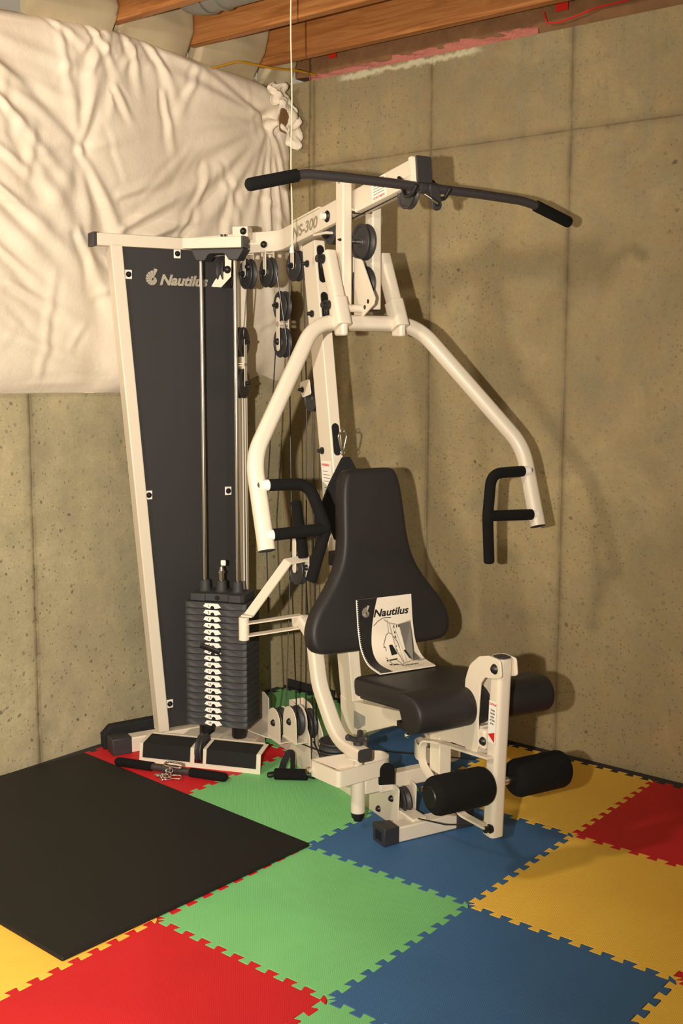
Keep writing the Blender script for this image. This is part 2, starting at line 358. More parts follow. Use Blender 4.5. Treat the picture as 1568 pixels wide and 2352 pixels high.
# ------------------------------------------------------------------ insulation blanket on the left wall
def blanket():
    rr = random.Random(11)
    ny, nz = 420, 300; y0, y1 = -1.1, 1.89
    def topz(y):
        pts = [(-1.2, 2.70), (.387, 2.713), (.6, 2.735), (.845, 2.762), (.988, 2.754), (1.275, 2.735), (1.55, 2.725), (1.70, 2.715), (1.80, 2.69), (1.86, 2.62), (1.90, 2.57)]
        for (a, b_), (c, d) in zip(pts, pts[1:]):
            if a <= y <= c: return b_+(d-b_)*(y-a)/(c-a)
        return pts[-1][1]
    def botz(y):
        b_ = 1.385+.012*math.sin(y*2.3+.5)
        if y > 1.25: b_ += .07*min(1, (y-1.25)/.35)+.012*math.sin(y*30)
        if y < .36: b_ += .02*min(1, (.36-y)/.3)
        return b_
    # folds: (y0,z0,y1,z1,width,depth)
    knot = (1.735, 2.54)
    folds = []
    for ang, L, w, d in ((-96, .62, .030, .030), (-84, .72, .026, .026), (-107, .55, .030, .022), (-118, .75, .045, .020), (-130, .9, .05, .030), (-143, 1.0, .055, .026), (-158, .7, .04, .018),
                         (172, 1.1, .045, .022), (-171, .8, .035, .014), (163, .7, .03, .018), (-72, .6, .022, .022)):
        folds.append((knot[0], knot[1], knot[0]+L*math.cos(rad(ang)), knot[1]+L*math.sin(rad(ang)), w, d))
    k2 = (.72, 2.28)      # staple pull on the left part
    for ang, L, w, d in ((75, .42, .035, .026), (100, .5, .045, .016), (-58, .60, .045, .032), (148, .75, .055, .030), (165, .9, .06, .020), (-85, .5, .05, .016), (-125, .55, .06, .014), (20, .35, .04, .015)):
        folds.append((k2[0], k2[1], k2[0]+L*math.cos(rad(ang)), k2[1]+L*math.sin(rad(ang)), w, d))
    for a in ((.78, 2.74, .90, 2.55, .022, .022), (.95, 2.75, 1.00, 2.50, .025, .024), (.98, 2.70, .90, 2.58, .02, .02), (1.05, 2.73, 1.22, 2.48, .03, .022), (1.12, 2.55, 1.18, 2.30, .025, .018),
              (1.28, 2.66, 1.16, 2.40, .03, .014), (.88, 2.52, .96, 2.40, .02, .018), (.80, 2.66, .74, 2.50, .022, .02), (.3, 2.62, .74, 2.56, .03, .012), (.3, 2.52, .70, 2.44, .03, .012),
              (.70, 1.98, .92, 1.62, .05, .022), (.45, 2.3, .75, 1.9, .06, .026), (.3, 2.05, .7, 1.75, .06, .02), (.95, 1.95, 1.45, 2.18, .05, .018), (1.0, 2.08, 1.55, 2.35, .05, .014), (.2, 1.62, .8, 1.5, .05, .016),
              (.36, 2.42, .80, 2.02, .04, .026), (.34, 2.25, .60, 2.10, .03, .018), (.36, 2.10, .80, 1.80, .045, .026), (.36, 1.90, .62, 1.72, .03, .016), (.40, 1.78, .82, 1.60, .035, .018), (.36, 1.62, .8, 1.47, .03, .012),
              (.92, 2.02, 1.30, 2.22, .035, .026), (.90, 2.14, 1.20, 2.25, .03, .018), (1.05, 2.0, 1.42, 2.14, .03, .02), (1.2, 2.02, 1.40, 2.30, .025, .016), (.60, 2.74, .78, 2.62, .02, .016), (.86, 2.72, .80, 2.60, .018, .018),
              (.5, 1.43, .85, 1.44, .014, .008), (1.35, 2.3, 1.28, 2.0, .03, .016), (1.5, 2.25, 1.46, 1.95, .025, .014), (1.60, 2.05, 1.57, 1.6, .03, .02), (1.70, 2.2, 1.74, 1.6, .03, .02)):
        folds.append(a)
    rnd = [(rr.uniform(-1, 1.9), rr.uniform(1.4, 2.7)) for _ in range(110)]
    for (a, b_) in rnd:
        an = rr.choice((rr.gauss(-.8, .35), rr.gauss(.7, .35), rr.gauss(1.6, .3))); L = rr.uniform(.08, .38); folds.append((a, b_, a+L*math.cos(an), b_+L*math.sin(an), rr.uniform(.012, .028), rr.uniform(-.008, .010)))
    def disp(y, z):
        s = .018*math.sin(y*3.1+.7)*math.sin(z*3.7+.4)+.006*math.sin(y*11+z*7)
        for a, b_, c, d, w, h in folds:
            dx, dz = c-a, d-b_; L2 = dx*dx+dz*dz; t = ((y-a)*dx+(z-b_)*dz)/L2
            if t < -.4 or t > 1.4: continue
            tt = min(1, max(0, t)); ww_ = w*(.45+.9*tt) if h > .012 else w
            q = ((y-a-dx*tt)**2+(z-b_-dz*tt)**2)/(ww_*ww_)
            if q > 9: continue
            side = ((y-a)*dz-(z-b_)*dx)
            fade = math.sin(math.pi*min(1, max(0, .12+.88*(1-tt)))*.5+0) if h > .012 else 1
            if abs(a-.72) < .001 and abs(b_-2.28) < .001: fade *= min(1, .25+tt*2.2)
            sd = side/math.sqrt(L2); wq = max(.017, ww_*.85); al = math.exp(-(max(0, abs(t-tt))*math.sqrt(L2)/(wq*1.3))**2); al *= .5+.5*math.sin(math.pi*min(1, max(0, .15+.85*tt)))
            s += h*fade*al*(math.exp(-(sd/wq)**2)-.75*math.exp(-((sd-1.25*wq)/(wq*1.1))**2)-.25*math.exp(-((sd+1.3*wq)/(wq*1.2))**2))*.62
        s -= .022*math.exp(-((y-.80)/.09)**2)*(1/(1+math.exp((z-2.02)*40)))
        for (a, b_) in (knot, k2):
            q = ((y-a)**2+(z-b_)**2)/(.05**2); s -= (.030 if a > 1 else .012)*math.exp(-q)
        return s
    vs = []; fs = []
    for i in range(ny+1):
        y = y0+(y1-y0)*i/ny; tz, bz = topz(y), botz(y)
        for k in range(nz+1):
            s = k/nz; z = bz+(tz-bz)*s
            e = min(s*(tz-bz), (1-s)*(tz-bz)); thick = .074*(1-math.exp(-(e/.022)))+.012 if s > .5 else .072*(1-math.exp(-(e/.05)))+.012
            ey = max(0, (1.89-y)); thick *= .35+.65*(1-math.exp(-ey/.03))
            vs.append((max(XW+.012, XW+thick+disp(y, z)*min(1, e/.05+.1)), y-(.02 if (i == ny) else 0), z))
    for i in range(ny):
        for k in range(nz): o = i*(nz+1)+k; fs.append((o, o+nz+1, o+nz+2, o+1))
    m = len(vs)
    ring = [i*(nz+1) for i in range(ny+1)]+[ny*(nz+1)+k for k in range(1, nz+1)]+[i*(nz+1)+nz for i in range(ny-1, -1, -1)]+[k for k in range(nz-1, 0, -1)]
    vs += [(XW+.002, vs[r][1], vs[r][2]) for r in ring]; R = len(ring)
    fs += [(ring[i], ring[(i+1) % R], m+(i+1) % R, m+i) for i in range(R)]
    fs.append(tuple(m+i for i in range(R)))
    mb = MB(); mb.add(vs, fs); o = mb.build('insulation_blanket', M_cloth, smooth=70)
    tag(o, 'large white quilted insulation blanket hung over the upper left wall', 'insulation')
    # torn ends beside the staple in the corner
    def scrap(c, w, h, seed, mat=M_cloth):
        r2 = random.Random(seed); n = 14; vs = []; fs = []
        for i in range(n+1):
            for k in range(n+1):
                a, b_ = i/n-.5, k/n-.5; rr_ = 1-.25*abs(a*b_)*4+.06*math.sin(9*a+seed)
                vs.append((c[0]+.022*math.sin(7*a+seed)*math.cos(8*b_)+.003*r2.uniform(-1, 1)+.02*(1-abs(a)*2), c[1]+w*a*rr_+.010*math.sin(b_*9+seed), c[2]+h*b_*rr_+.008*math.sin(a*11)))
        for i in range(n):
            for k in range(n): q = i*(n+1)+k; fs.append((q, q+n+1, q+n+2, q+1))
        q = MB(); q.add(vs, fs); ob = q.build('torn_flap', mat, o, smooth=80)
        sm = ob.modifiers.new('S', 'SOLIDIFY'); sm.thickness = .003; return ob
    scrap((-1.150, 1.79, 2.56), .13, .17, 1); scrap((-1.158, 1.74, 2.66), .12, .09, 3); scrap((-1.135, 1.815, 2.50), .10, .14, 5)
    mb = MB(); mb.prism(roundpoly([(-.03, -.05), (.025, -.06), (.035, .0), (.02, .05), (-.02, .045), (-.035, 0)], .01), (-1.135, 1.755, 2.55), (0, 1, 0), (0, 0, 1), -.003, .002)
    mb.build('torn_hole', M_kraft, o)
    return o
blanket()

# white faced batts between the joists at the left wall
def batt(y0, y1, lb, z0=2.70, x=-1.12, seed=0):
    rr = random.Random(seed); n = 26; vs = []; fs = []
    for i in range(n+1):
        for k in range(n+1):
            a, b_ = i/n, k/n; y = y0+(y1-y0)*a; z = z0+(3.008-z0)*b_
            e = (.86+.14*math.sin(math.pi*a)**.5)*min(1, .25+b_*2.2)
            vs.append((x-.10+.10*e+.014*math.sin(a*4+seed)*math.sin(b_*3+seed*2)+.004*math.sin(a*7+b_*9+seed)+.006*math.sin(b_*6-a*5+seed*3), y, z))
    for i in range(n):
        for k in range(n): q = i*(n+1)+k; fs.append((q, q+n+1, q+n+2, q+1))
    m = len(vs); vs += [(-1.268, v[1], v[2]) for v in vs[:m]]
    for i in range(n):
        for k in range(n): q = i*(n+1)+k+m; fs.append((q, q+1, q+n+2, q+n+1))
    for i in range(n):
        q = i*(n+1); fs.append((q, q+m, q+n+1+m, q+n+1)); q += n; fs.append((q, q+n+1, q+n+1+m, q+m))
        q = i; fs.append((q, q+1, q+1+m, q+m)); q = n*(n+1)+i; fs.append((q, q+m, q+1+m, q+1))
    mb = MB(); mb.add(vs, fs); tag(mb.build('insulation_batt', M_batt, smooth=80), lb, 'insulation', 'white faced batts between the joists')
batt(1.325, 1.675, 'pale insulation batt in the joist bay behind the yellow cable', z0=2.71, x=-1.15, seed=1)
batt(.935, 1.275, 'pale insulation batt in the joist bay at the end of the metal duct', z0=2.71, x=-1.165, seed=2)
batt(.535, .885, 'grey insulation batt in the left joist bay above the blanket top edge', z0=2.71, x=-1.155, seed=4)
batt(1.725, 1.868, 'small pale batt in the corner bay above the torn end of the blanket', z0=2.71, x=-1.15, seed=6)

# duct
mb = MB(); mb.lathe((-.93, 1.105, 2.872), (3.2, 1.105, 2.872), [(0, .074), (.02, .074), (.021, .079), (.024, .079), (.025, .074), (1, .074)], 40)
du = tag(mb.build('air_duct', M_duct, smooth=40), 'round galvanised metal duct running between two ceiling joists', 'duct')
mb = MB(); mb.sweep(fillet([(-.90, 1.105, 2.872), (-1.0, 1.105, 2.885), (-1.05, 1.105, 2.99)], .06, 6), circ(.08, 32)); mb.build('elbow', M_duct, du, smooth=40)
# yellow cable
mb = MB(); mb.sweep(fillet([(-1.20, 1.36, 2.69), (-1.125, 1.47, 2.733), (-1.08, 1.62, 2.728), (-1.06, 1.75, 2.742), (-1.05, 1.865, 2.744)], .1), circ(.0048, 10))
tag(mb.build('electrical_cable', M_yellow), 'yellow electrical cable strung above the blanket near the corner', 'cable')

# ------------------------------------------------------------------ foam floor tiles
TH = .012
def edge(a, b, flip, n=10):
    """interlocking tooth line from a to b in the plan"""
    a, b = V((a[0], a[1])), V((b[0], b[1])); d = b-a; L = d.length; e = d/L; nrm = V((-e.y, e.x))*(1 if flip else -1); p = L/n; pts = []
    for i in range(n):
        c = (i+.5)*p; s = 1 if i % 1 == 0 else -1
        for off, hh in ((-.0140, -.0105), (-.0115, -.0090), (-.0172, .0088), (-.0165, .0104), (.0165, .0104), (.0172, .0088), (.0115, -.0090), (.0140, -.0105)):
            pts.append(a+e*(c+off)+nrm*hh)
    return pts
def uedge(u, v): return edge((u*T, v*T), ((u+1)*T, v*T), False)       # along u at v
def vedge(u, v): return edge((u*T, v*T), (u*T, (v+1)*T), True)        # along v at u
colors = ['green', 'blue', 'yellow', 'red']
LBL = {(-2, 2): 'green foam floor tile in the corner under the vertical cables', (-2, 1): 'red foam floor tile under the two black foot plates', (-2, 0): 'red',
 (-1, 2): 'blue foam floor tile behind the seat, against the right wall', (-1, 1): 'green foam floor tile with the black handle strap lying on it', (-1, 0): 'red foam floor tile mostly hidden under the black mat',
 (-1, -1): 'yellow foam floor tile showing at the near corner of the black mat', (0, 2): 'yellow foam floor tile under the foam rollers beside the right wall', (0, 1): 'blue foam floor tile under the front foot of the gym',
 (0, 0): 'light green foam floor tile between the black mat and the near blue tile', (0, -1): 'red foam floor tile in the near left foreground', (1, 2): 'dark red foam floor tile at the right edge by the wall',
 (1, 1): 'yellow foam floor tile in the right foreground', (1, 0): 'large blue foam floor tile in the near foreground', (1, -1): 'green foam floor tile barely showing at the bottom edge',
 (2, 0): 'yellow foam floor tile barely showing at the bottom right', (2, 1): 'red foam floor tile tip at the right edge below the yellow tile'}
for (u, v), lb in LBL.items():
    if (u, v) == (-2, 0): continue
    c = colors[(u+v) % 4]
    P = [V((u*T, v*T))]+uedge(u, v)+[V(((u+1)*T, v*T))]+vedge(u+1, v)+[V(((u+1)*T, (v+1)*T))]+list(reversed(uedge(u, v+1)))+[V((u*T, (v+1)*T))]+list(reversed(vedge(u, v)))
    cx, cy = (u+.5)*T, (v+.5)*T
    P = [(cx+(p.x-cx)*.9972, cy+(p.y-cy)*.9972) for p in P]
    loc = (cx, cy, 0)
    mb = MB(); mb.prism([(x-cx, y-cy) for x, y in P], (0, 0, 0), (1, 0, 0), (0, 1, 0), -TH, 0)
    o = mb.build('foam_floor_tile', M_tiles[c], bevel=.0008, seg=1); o.location = loc
    tag(o, lb, 'floor tile', 'interlocking foam floor tiles')
# toothed border strips along the two walls
def border(pts_edge, outer, lb):
    P = [(p.x, p.y) for p in pts_edge]+outer
    mb = MB(); mb.prism(P, (0, 0, 0), (1, 0, 0), (0, 1, 0), -TH, -.0005); return tag(mb.build('border_strip', M_border, bevel=.0008, seg=1), lb, 'floor border', 'dark border strips along the walls')
e = []
for u in range(-2, 0): e += uedge(u, 3)
border(e, [(0, YW-.003), (-2*T-.045, YW-.003)], 'dark toothed border strip along the right wall in the back corner')
e = []
for u in range(0, 4): e += uedge(u, 3)
border(e, [(4*T, YW-.003), (0.001, YW-.003)], 'dark toothed border strip along the right wall behind the yellow and red tiles')
e = []
for v in range(0, 3): e += vedge(-2, v)
border(e, [(-2*T, 3*T), (XW+.003, 3*T), (XW+.003, 0)], 'dark toothed border strip along the left wall beside the red tile')
# curled up piece in the corner
mb = MB(); mb.box((-.0, 0, 0), (.30, .010, .034)); o = mb.build('border_strip', M_rubber, bevel=.001); o.location = (-1.09, YW-.012, .018); o.rotation_euler = (rad(-12), 0, rad(-2))
tag(o, 'dark border strip standing on edge in the back corner', 'floor border')

# black mat
mp_ = roundpoly([(.014, .612), (-.018, -.300), (-1.250, -.262), (-1.247, .30), (-1.205, .677)], .006)
mb = MB(); mb.prism(mp_, (0, 0, 0), (1, 0, 0), (0, 1, 0), .0, .012)
tag(mb.build('exercise_mat', M_mat, bevel=.004, seg=2), 'large flat black exercise mat on the floor by the left wall', 'mat')

# ------------------------------------------------------------------ home gym
AF = rad(-21.5)
gym = empty('home_gym', (.1042, .9483, 0), AF)
tag(gym, 'cream steel multi-station home gym with weight stack, charcoal seat and foam rollers', 'exercise machine')
Mg = Matrix.Translation(V((.1042, .9483, 0))) @ Matrix.Rotation(AF, 4, 'Z')
W = lambda f, s, z: Mg @ V((f, s, z))
q = math.sqrt(.5)
KC = (-.9315, -.2522)
def K(b, n, z): return V((KC[0]+q*(b+n), KC[1]+q*(b-n), z))
KB, KN, ZZ = V((q, q, 0)), V((q, -q, 0)), V((0, 0, 1))
FX, SX = V((1, 0, 0)), V((0, 1, 0))

def part(mb, name, mat, parent=gym, **kw): return mb.build(name, mat, parent, **kw)
def bolt(p, d, r=.009, h=.012, parent=gym, mat=None, name='bolt'):
    d = V(d).normalized(); p = V(p)
    mb = MB(); mb.lathe(p, p+d*h, [(0, r*1.15), (.15, r*1.2), (.45, r*1.0), (.8, r*.7), (1, r*.3)], 16)
    return part(mb, name, mat or M_black, parent)
def nutb(p, d, r=.009, parent=gym):
    """cap bolt with protruding black shank cover"""
    d = V(d).normalized(); p = V(p); mb = MB()
    mb.lathe(p, p+d*.022, [(0, r*1.25), (.25, r*1.25), (.3, r*.8), (.85, r*.65), (1, r*.3)], 16); return part(mb, 'bolt_cap', M_black, parent)
def pulley(c, ax, r=.057, w=.026, parent=gym, mat=None, n=40):
    c, ax = V(c), V(ax).normalized(); mb = MB(); a, b = c-ax*w/2, c+ax*w/2
    mb.lathe(a, b, [(0, r*.25), (.0, r*.28), (.12, r*.32), (.12, r*.8), (.0, r*.84), (0, r*.98), (.1, r), (.25, r*.97), (.5, r*.84), (.75, r*.97), (.9, r), (1, r*.98), (1, r*.84), (.88, r*.8), (.88, r*.32), (1, r*.28), (1, r*.25)], n)
    return part(mb, 'pulley', mat or M_dark, parent, smooth=35)
def pillpoly(p0, p1, w, n=8):
    (x0, y0), (x1, y1) = p0, p1; a = math.atan2(y1-y0, x1-x0); o = []
    for k in range(n+1): t = a+math.pi/2+math.pi*k/n; o.append((x0+w/2*math.cos(t), y0+w/2*math.sin(t)))
    for k in range(n+1): t = a-math.pi/2+math.pi*k/n; o.append((x1+w/2*math.cos(t), y1+w/2*math.sin(t)))
    return o
def fz(poly, s, t, **kw):
    """prism in the side plane (f,z) at s, thickness t towards +s"""
    mb = MB(); mb.prism(poly, (0, s, 0), FX, ZZ, 0, -t); return mb
def sidepull(f, s, z, top, r=.057, d=.018, both=True, w=.026, strap=.026, bottom=None):
    """pulley in a hanging U bracket, axis along s"""
    p = pulley((f, s, z), SX, r, w)
    mb = MB(); e = w/2+.004
    for sg in ((-1, 1) if both else (-1,)): mb.prism(pillpoly((f, top), (f, z), strap)[:], (0, s+sg*e+(.0015), 0), FX, ZZ, 0, .003)
    mb.box((f, s, top), (strap, 2*e+.003, .004)); part(mb, 'pulley_bracket', M_cream, p, bevel=.0008)
    nutb((f, s-e-.0015, z), (0, -1, 0), parent=p); return p

# --- base
base = part(MB().box((-.485, 0, .030), (1.25, .055, .06)), 'base_rail', M_cream, bevel=.004)
rt = part(MB().box((-1.088, -.285, .030), (.06, .56, .06)), 'rear_stabilizer', M_cream, bevel=.004)
part(MB().box((-1.088, -.602, .032), (.070, .078, .066)), 'end_cap', M_dark, rt, bevel=.004)
part(MB().box((-1.088, .03, .032), (.070, .06, .066)), 'end_cap', M_dark, rt, bevel=.004)
fr = part(MB().box((.128, .02, .027), (.055, .23, .050)), 'front_stabilizer', M_cream, bevel=.004)
mb = MB()
for sg, s0 in ((-1, -.088), (1, .135)):
    a = [V((.128+dx, s0, .002+dz)) for dx, dz in ((-.030, 0), (.030, 0), (.030, .055), (-.030, .055))]; b_ = [V((.128+dx*1.25, s0+sg*.06, -.0+dz)) for dx, dz in ((-.028, 0.002), (.028, 0.002), (.031, .062), (-.031, .062))]
    m2 = MB(); m2.add(a+b_, [(0,1,2,3), (7,6,5,4), (0,4,5,1), (1,5,6,2), (2,6,7,3), (3,7,4,0)]); part(m2, 'end_cap', M_dark, fr, bevel=.003)
    m3 = MB(); m3.box((.128, s0+sg*.0605, .030), (.036, .001, .030)); part(m3, 'cap_recess', M_black, fr)
# front housing with pulley
for s0 in (-.033, .033):
    part(fz(roundpoly([(-.118, 0), (.055, 0), (.062, .135), (.04, .142), (-.01, .136), (-.035, .118), (-.085, .085), (-.118, .06)], .012), s0, .005), 'housing_plate', M_cream, bevel=.001)
    part(fz(roundpoly([(-.42, .0), (-.118, .0), (-.118, .085), (-.25, .085), (-.42, .062)], .006), s0, .004), 'rail_gusset', M_cream, bevel=.001)
pulley((.02, 0, .075), SX, .052, .028)
for f, z in ((-.318, .035), (-.062, .026), (.02, .090)): bolt((f, -.034, z), (0, -1, 0), .0095)
# rail to stack gusset and plates beside the stack
part(fz(roundpoly([(-1.05, .06), (-.94, .06), (-.945, .17), (-.99, .185), (-1.05, .175)], .01), -.03, .004), 'upright_gusset', M_cream, bevel=.001)
mb = MB(); mb.prism([(-1.06, -.02), (-.70, -.02), (-.70, -.035), (-.80, -.11), (-1.0, -.16), (-1.06, -.16)], (0, 0, .062), FX, SX, 0, .005); part(mb, 'corner_plate', M_cream, bevel=.001)
# tower (U channel) with pulley at the left side of the rail
tp = roundpoly([(-.683, 0.0), (-.505, 0.0), (-.513, .145), (-.56, .200), (-.62, .235), (-.683, .242)], [.0, .0, .05, .05, .05, .004])
for s0 in (-.065, -.010): part(fz(tp, s0, .004), 'tower_plate', M_cream, bevel=.001)
part(MB().box((-.682, -.036, .12), (.004, .056, .24)), 'tower_web', M_cream)
pulley((-.60, -.026, .165), SX, .057, .03); bolt((-.560, -.010, .170), (0, -1, 0), .011)
# two low bracketed pulleys
for f, s0, z, hh in ((-.715, -.115, .148, .066), (-.577, -.115, .192, .070)):
    p = pulley((f, s0+.022, z), SX, .057, .030)
    pl = [(f-.055, z-hh), (f+.055, z-hh), (f+.055, z)]+[(f+.055*math.cos(a), z+.058*math.sin(a)) for a in [math.pi*k/12 for k in range(1, 12)]]+[(f-.055, z)]
    for s1 in (s0, s0+.044): part(fz(pl, s1, .0035), 'pulley_bracket', M_cream, p, bevel=.0008)
    part(MB().box((f, s0+.022, z-hh), (.11, .05, .004)), 'bracket_floor', M_cream, p)
    bolt((f, s0, z), (0, -1, 0), .0115, parent=p)
# horizontal pulleys stacked on the rail
for k in range(2): pulley((-.43, .0, .100+k*.033), ZZ, .062, .028)
bolt((-.43, 0, .148), ZZ, .012)
for s0 in (-.008,): part(MB().cyl((-.43, 0, .06), (-.43, 0, .15), .012), 'pulley_post', M_cream)

# --- column
ff = lambda z: -.195-.1814*z            # front face of the leaning column
col = MB(); cpoly = [(ff(.045), .045), (ff(1.944), 1.944), (ff(1.955)-.0953, 1.930), (ff(.045)-.088, .045)]
col.prism(cpoly, (0, .0175, 0), FX, ZZ, 0, .044); column = part(col, 'column', M_cream, bevel=.004)
ca = V((ff(1.9)-ff(.5), 0, 1.4)).normalized(); cn = V((ca.z, 0, -ca.x))     # along column, outward normal
def colpt(z, out=0): return V((ff(z), -.0045, z))+cn*out
for z0, z1 in ((1.795, 1.925), (1.652, 1.760), (1.19, 1.300)):
    mb = MB(); o_ = colpt((z0+z1)/2, .0006); h = (z1-z0)/2
    mb.prism(pillpoly((0, -h+.012), (0, h-.012), .024), o_, SX, ca, -.0008, .0008); part(mb, 'cable_slot', M_black, column)
    mb = MB(); mb.prism(pillpoly((0, -h+.012), (0, h-.012), .029), o_, SX, ca, -.0011, .0002); part(mb, 'slot_liner', M_rubber, column)
for z in (1.862, 1.70): pulley(colpt(z, -.041), SX, .047, .011)
for f, z in ((-.596, 1.864), (-.559, 1.686), (-.481, 1.202)): nutb((f, -.027, z), (0, -1, 0), .010)
part(MB().box((-.49, 0, 1.958), (.10, .07, .008)), 'column_top_plate', M_cream, bevel=.001); bolt((-.475, -.02, 1.953), (0, 0, -1), .011)
mb = MB(); mb.prism(roundpoly([(-.65, 1.44), (-.575, 1.455), (-.56, 1.40), (-.63, 1.385)], .01), (0, -.03, 0), FX, ZZ, 0, .004); part(mb, 'pulley_bracket', M_cream, bevel=.001)
pulley((-.60, -.005, 1.385), SX, .05, .024); nutb((-.625, -.03, 1.415), (0, -1, 0), .009)
# warning sticker on the column side
st = MB(); st.prism([(-.492, 1.165), (-.422, 1.168), (-.400, .90), (-.462, .90)], (0, -.0272, 0), FX, ZZ, 0, .0006); st = part(st, 'warning_sticker', M_white, column)
text('sticker_heading', 'WARNING!', M_red, st, (-.487, -.0280, 1.148), (1, 0, .02), (-.18, 0, 1), .009, width=.058, bold=.03, ext=.0002)
for k in range(17):
    if k in (4, 9, 13): continue
    z = 1.130-k*.0115; x0 = -.484+(1.148-z)*.21; mb = MB(); mb.box((x0+.026+(.003 if k % 3 else -.004), -.0279, z), (.05 if k % 3 else .038, .0002, .0022)); part(mb, 'sticker_print', M_greyink, st)
text('sticker_heading', 'DO NOT', M_red, st, (-.445, -.0280, .912), (1, 0, .02), (-.18, 0, 1), .007, width=.035, bold=.03, ext=.0002)
# adjustment block behind the backrest
part(MB().box((-.36, 0, .835), (.14, .05, .045)), 'backrest_slide', M_cream, bevel=.003)
mb = MB(); mb.box((-.345, -.040, .835), (.055, .045, .05)); part(mb, 'adjuster_box', M_rubber, bevel=.003)
part(MB().box((-.20, 0, .80), (.03, .05, .20), ), 'backrest_mount', M_cream, bevel=.003)
part(MB().box((-.26, 0, .82), (.14, .04, .04)), 'backrest_strut', M_cream, bevel=.003)

# --- top beam
th = math.atan2(.125, .953); bd = V((math.cos(th), 0, math.sin(th))); bu = V((-math.sin(th), 0, math.cos(th)))
B0 = V((-.829, 0, 1.967)); B1 = B0+bd*.955
B2 = V((-1.075, -.245, 1.950))
beam = part(MB().sweep(fillet([B2, B0, B1], .10, 6), rrect(.053, .076, .004, 2), ZZ, fixed=True), 'top_beam', M_cream, smooth=40)
mb = MB(); mb.prism(roundpoly([(-.027, -.040), (.027, -.040), (.027, .040), (-.027, .040)], .006), B1, SX, bu, -.0, .008); part(mb, 'end_cap', M_dark, beam, bevel=.002)
part(MB().box(B1-bd*.022, (.018, .064, .086), bd, SX, bu), 'end_collar', M_cream, beam, bevel=.002)
part(MB().box(B1-bd*.040-bu*.028, (.055, .070, .030), bd, SX, bu), 'hook_bracket', M_cream, beam, bevel=.003)
part(MB().box(B0+bd*.225+bu*.041, (.21, .06, .006), bd, SX, bu), 'beam_top_plate', M_cream, beam, bevel=.001)
text('model_lettering', 'NS-300', M_silver, beam, B0+bd*.108-bu*.020+V((0, -.0268, 0)), bd, bu, .037, width=.205, shear=.28, bold=.045, ext=.0003)
wl = part(MB().box(B0+bd*.735+bu*.0+V((0, -.0268, 0)), (.088, .0006, .068), bd, SX, bu), 'warning_sticker', M_white, beam)
text('sticker_heading', 'WARNING!', M_red, wl, B0+bd*.700+bu*.020+V((0, -.0272, 0)), bd, bu, .010, width=.070, bold=.03, ext=.0002, shear=.2)
text('sticker_heading', 'DO NOT REMOVE', M_red, wl, B0+bd*.700-bu*.029+V((0, -.0272, 0)), bd, bu, .007, width=.070, bold=.03, ext=.0002, shear=.2)
for k in range(4): part(MB().box(B0+bd*.735+bu*(.012-k*.0085)+V((0, -.0273, 0)), (.066, .0002, .0018), bd, SX, bu), 'sticker_print', M_greyink, wl)
part(MB().box(B0+bd*-.06+V((-.03, -.045, -.004)), (.006, .07, .09), KB, KN, ZZ), 'weld_plate', M_cream, beam, bevel=.001)
bolt(K(.175, -.072, 1.952), KN, .011); bolt(B0+bd*.385+bu*-.004+V((0, -.027, 0)), (0, -1, 0), .017)
part(MB().lathe(B0+bd*.385+V((0, -.027, -.004)), B0+bd*.385+V((0, -.05, -.004)), [(0, .012), (1, .012)], 20), 'bumper_cap', M_white)

# beam pulleys
sidepull(-.920, -.115, 1.845, 1.918); sidepull(-.865, -.055, 1.850, 1.920); sidepull(-.742, -.0, 1.868, 1.945)
# floating double pulley
for z in (1.726, 1.588): pulley((-.86, 0, z), SX, .057, .026)
for s0 in (-.021, .018):
    part(fz(pillpoly((-.862, 1.66), (-.860, 1.745), .028), s0, .003), 'link_plate', M_cream, bevel=.0006)
    part(fz(pillpoly((-.860, 1.570), (-.862, 1.655), .028), s0, .003), 'link_plate', M_cream, bevel=.0006)
for z in (1.660, 1.655): part(MB().box((-.861, 0, z), (.028, .042, .003)), 'link_web', M_cream)
nutb((-.862, -.021, 1.728), (0, -1, 0), .010); bolt((-.860, -.021, 1.592), (0, -1, 0), .011)
# edge-on double pulley beside the guide rods
PK = lambda b, z: K(b, -.085, z)
for z0, z1, zt in ((1.590, 1.508, 1), (1.432, 1.500, -1)):
    pulley(PK(.078, z0), KB, .057, .022)
    mb = MB()
    for sg in (-1, 1): mb.box(PK(.078+sg*.0155, (z0+z1)/2), (.003, .026, abs(z0-z1)+.02), KB, KN, ZZ)
    mb.box(PK(.078, z1), (.034, .026, .003), KB, KN, ZZ); part(mb, 'link_plate', M_cream, bevel=.0006)
    nutb(PK(.090, z0), KB, .009)
# pulleys under and inside the beam
pulley(B0+bd*.865-bu*.048, SX, .048, .022); pulley(B0+bd*.365-bu*.05, SX, .045, .022)
